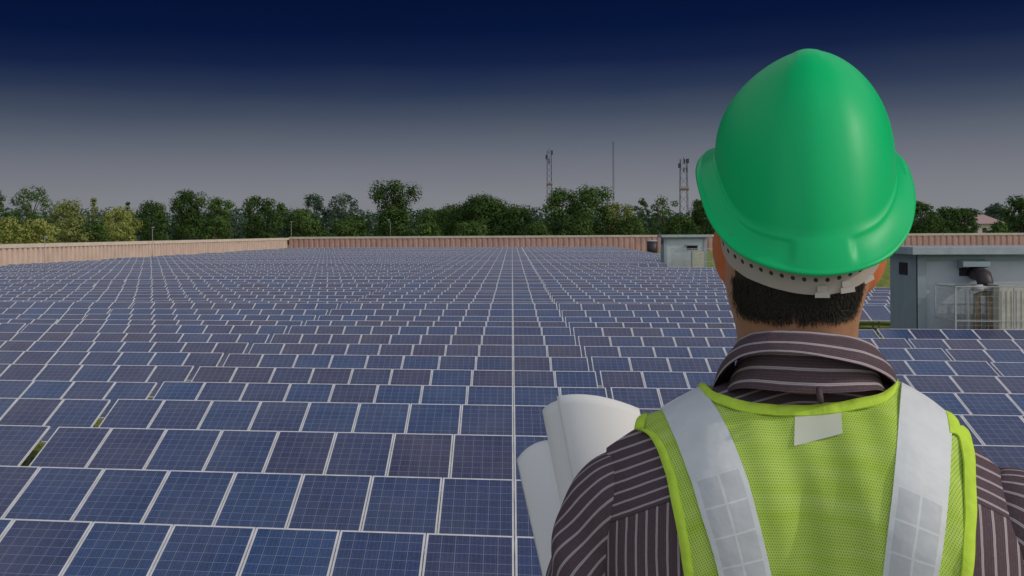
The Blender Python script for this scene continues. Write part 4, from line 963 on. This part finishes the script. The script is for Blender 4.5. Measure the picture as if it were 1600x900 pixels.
M_HELM = mat('green_plastic', (.0, .55, .15), .45, spec=.28, build=helm_build)
RIM = [(-180, 1258, 215, .215), (-150, 1185, 222, .19), (-125, 1108, 236, .10), (-108, 1094, 244, .055), (-90, 1088, 266, .0), (-76, 1095, 300, -.040), (-62, 1110, 345, -.075), (-45, 1145, 386, -.099), (-30, 1188, 408, -.118), (-15, 1232, 420, -.126), (0, 1278, 425, -.130), (15, 1318, 422, -.126), (30, 1358, 412, -.116), (45, 1393, 394, -.097), (60, 1418, 363, -.074), (75, 1428, 325, -.040), (90, 1427, 290, .0), (108, 1416, 254, .055), (125, 1402, 238, .10), (150, 1330, 222, .19), (180, 1258, 215, .215)]
BAS = [(-180, 1258, 212, .145), (-150, 1190, 216, .125), (-125, 1126, 226, .08), (-108, 1117, 235, .042), (-90, 1117, 250, 0), (-76, 1126, 284, -.034), (-62, 1142, 322, -.062), (-45, 1170, 350, -.088), (-30, 1205, 362, -.108), (-15, 1240, 368, -.117), (0, 1275, 370, -.121), (15, 1310, 367, -.117), (30, 1346, 356, -.106), (45, 1374, 340, -.086), (60, 1392, 312, -.062), (75, 1400, 280, -.034), (90, 1400, 256, 0), (108, 1398, 242, .042), (125, 1390, 232, .08), (150, 1325, 218, .125), (180, 1258, 212, .145)]
def tabv(tab, deg):
    a = [t[0] for t in tab]; return [float(np.mean([np.interp(((deg + q + 180) % 360) - 180, a, [t[k] for t in tab]) for q in (-6, -3, 0, 3, 6)])) for k in (1, 2, 3)]
def sstep(a, b_, x): t = min(1, max(0, (x - a) / (b_ - a))); return t * t * (3 - 2 * t)
hm = MB(); P = []; NT = 288
apex = L(1258, 79, .012)
for i in range(61):
    r_ = []
    for k in range(NT):
        deg = -180 + 360 * k / NT; bp_ = L(*tabv(BAS, deg)); rp = L(*tabv(RIM, deg))
        if i <= 44:
            sN = i / 44; a = sN * PI / 2; gx = math.sin(a) ** (1.24 - .12 * math.sin(math.radians(deg))); gy = math.sin(a) ** 1.02; h = (1 - math.cos(a)) ** 1.07
            p = np.array([apex[0] + (bp_[0] - apex[0]) * gx, apex[1] + (bp_[1] - apex[1]) * gy, apex[2] + (bp_[2] - apex[2]) * h])
            # centre ridge over the top and the flat rear pad
            xx = p[0] - apex[0] - (L(1290, 300, 0)[0] - apex[0]) * sN * .6
            rid = sstep(.016, .011, abs(xx)) * (1 - sstep(.10, .40, sN)) * sstep(0, .08, sN) * .0009
            p = p + np.array([0, -.4, .9]) * rid
        else:
            f = (i - 44) / 16
            pad = sstep(22, 15, abs(deg - 4))          # rear centre: shell runs straight down to the edge
            gro = (1 - math.cos(f * PI / 2)) if f < 1 else 1
            p = bp_ * (1 - f) + rp * f
            fl = math.sin(f * PI) * (.0026 * (1 - pad) - .0008 * pad)
            out_ = np.array([math.sin(math.radians(deg)), -math.cos(math.radians(deg)), 0])
            p = p - out_ * fl + np.array([0, 0, 0])
            if f < .22 and pad < .99: p = p + out_ * (.0013 * math.sin(f / .22 * PI)) * (1 - pad)
        r_.append(p)
    P.append(r_)
# rolled lip and inner wall
outv = [np.array([math.sin(math.radians(-180 + 360 * k / NT)), -math.cos(math.radians(-180 + 360 * k / NT)), 0]) for k in range(NT)]
last = P[-1]
P.append([q + outv[k] * .0022 + np.array([0, 0, -.0022]) for k, q in enumerate(last)]); P.append([q + outv[k] * .001 + np.array([0, 0, -.0050]) for k, q in enumerate(last)])
P.append([q - outv[k] * .0030 + np.array([0, 0, -.0046]) for k, q in enumerate(last)]); P.append([q - outv[k] * .0045 + np.array([0, 0, .004]) for k, q in enumerate(last)])
P.append([q - outv[k] * .005 for k, q in enumerate(P[44])]); P.append([np.array(q) * .93 + np.array(apex) * .07 - np.array([0, 0, .01]) for q in P[25]])
hm.grid(P, close=True)
helmet = link('safety_helmet', hm.mesh('safety_helmet', M_HELM, True), person)
# suspension band with adjustment holes
def band_build(t, b):
    uv = N(t, 'ShaderNodeUVMap'); s = N(t, 'ShaderNodeSeparateXYZ'); t.links.new(uv.outputs[0], s.inputs[0])
    fu = M(t, 'SUBTRACT', M(t, 'FRACT', M(t, 'DIVIDE', s.outputs[0], .0118)), .5); fv = M(t, 'DIVIDE', M(t, 'SUBTRACT', s.outputs[1], .0), .0118)
    d = M(t, 'SQRT', M(t, 'ADD', M(t, 'MULTIPLY', fu, fu), M(t, 'MULTIPLY', fv, fv))); h = M(t, 'LESS_THAN', d, .20)
    t.links.new(mixrgb(t, h, (.43, .37, .33), (.02, .015, .015)), b.inputs['Base Color'])
M_BAND = mat('grey_band_plastic', (.4, .37, .35), .5, build=band_build); M_BANDP = mat('grey_clip_plastic', (.46, .42, .39), .5)
BL = [(-78, 1126, 372), (-70, 1129, 396), (-60, 1140, 415), (-45, 1166, 434), (-30, 1203, 449), (-15, 1245, 459), (0, 1288, 462), (15, 1318, 456), (30, 1342, 446), (45, 1360, 434), (60, 1374, 415), (70, 1378, 395)]
bm_ = MB(); P = []; UV = []
degs = np.linspace(-76, 68, 110); arcs = 0; prev = None
for j, f in enumerate(np.linspace(0, 1, 9)):
    r_ = []; u_ = []; arcs = 0; prev = None
    for dg_ in degs:
        th = math.radians(dg_); x = float(np.interp(dg_, [t[0] for t in BL], [t[1] for t in BL])); y = float(np.mean([np.interp(dg_ + q, [t[0] for t in BL], [t[2] for t in BL]) for q in (-4, 0, 4)]))
        yl = -.1075 * math.cos(th) ** .72
        p = L(x, y, yl); p = p + np.array([0, 0, .042 * (1 - f)]) + np.array([math.sin(th), -math.cos(th), 0]) * .002 * math.sin(f * PI)
        if prev is not None: arcs += np.linalg.norm(p[:2] - prev[:2])
        prev = p; r_.append(p); u_.append((arcs, .042 * (1 - f) - .0165))
    P.append(r_); UV.append(u_)
bm_.grid(P, uv=UV)
Pi = [[q - np.array([math.sin(math.radians(d_)), -math.cos(math.radians(d_)), 0]) * .0022 for q, d_ in zip(r_, degs)] for r_ in P]
UVf = [[(0, .5)] * len(degs)] * len(Pi); bm_.grid(Pi, uv=UVf); bm_.grid([P[-1], Pi[-1]], uv=UVf[:2]); bm_.grid([P[0], Pi[0]], uv=UVf[:2])
hband = link('suspension_band', bm_.mesh('suspension_band', M_BAND, True), helmet)
for (px, py, dg_) in ((1285, 461, 2), (1324, 453, 20), (1356, 436, 46)):
    th = math.radians(dg_); c = L(px, py, -.1075 * math.cos(th) ** .72 - .002)
    mt = Matrix.Translation(Vector(c)) @ Matrix.Rotation(th, 4, 'Z') @ Matrix.Rotation(-math.radians(dg_) * .45, 4, 'Y')
    b = MB(); b.box((-.0075, -.0018, -.0030), (.0075, .0018, .0030), mtx=mt); b.box((-.0050, -.0016, .0032), (.0050, .0010, .010), mtx=mt)
    link('band_clip', b.mesh('band_clip', M_BANDP), hband)

# --- rolled drawings held in front of the left shoulder
M_PAPER = mat('drawing_paper', (.86, .86, .87), .85, spec=.2, noise_amt=.02, noise_scale=5)
def roll(label, top, bot, rad, turns, ph, cut, sl):
    A, B = np.array(top), np.array(bot); d = A - B; Ln = np.linalg.norm(d); d /= Ln; s1 = np.cross(d, (0, 1, 0)); s1 /= np.linalg.norm(s1); s2 = np.cross(s1, d); s1 = -s1 if s1[0] < 0 else s1
    n = 140; m = 26; P = []
    for i in range(m):
        f = i / (m - 1); r_ = []
        for k in range(n):
            q = k / (n - 1); a = ph + q * turns * 2 * PI; r = rad * (1 - .16 * q * turns) * (1 + .06 * f * 0)
            lx, ly = math.cos(a), math.sin(a)
            topo = cut(lx, ly) + q * turns * sl; z = f * (Ln + topo)
            r_.append(B + d * z + (s1 * lx + s2 * ly) * r * (.92 + .12 * f))
        P.append(r_)
    b = MB(); b.grid(P); o = link('paper_roll', b.mesh('paper_roll', M_PAPER, True), None, (OX[0], OX[1], EYE), ROTZ)
    md = o.modifiers.new('thick', 'SOLIDIFY'); md.thickness = .0006
    return tag(o, label, 'paper roll', 'rolled drawings held by the man')
roll('upper right white paper roll, standing higher behind the shoulder of the man', L(916, 624, .30), L(985, 1000, .22), .079, 1.7, -1.9, lambda x, y: -.010 * x - .018 * x * x + .002, -.004)
roll('lower left white paper roll, shorter one leaning outward in front of his arm', L(864, 698, .345), L(930, 1010, .25), .070, 1.6, -2.3, lambda x, y: -.006 * x * 0 - .030 * x * x + .006 * x, -.004)
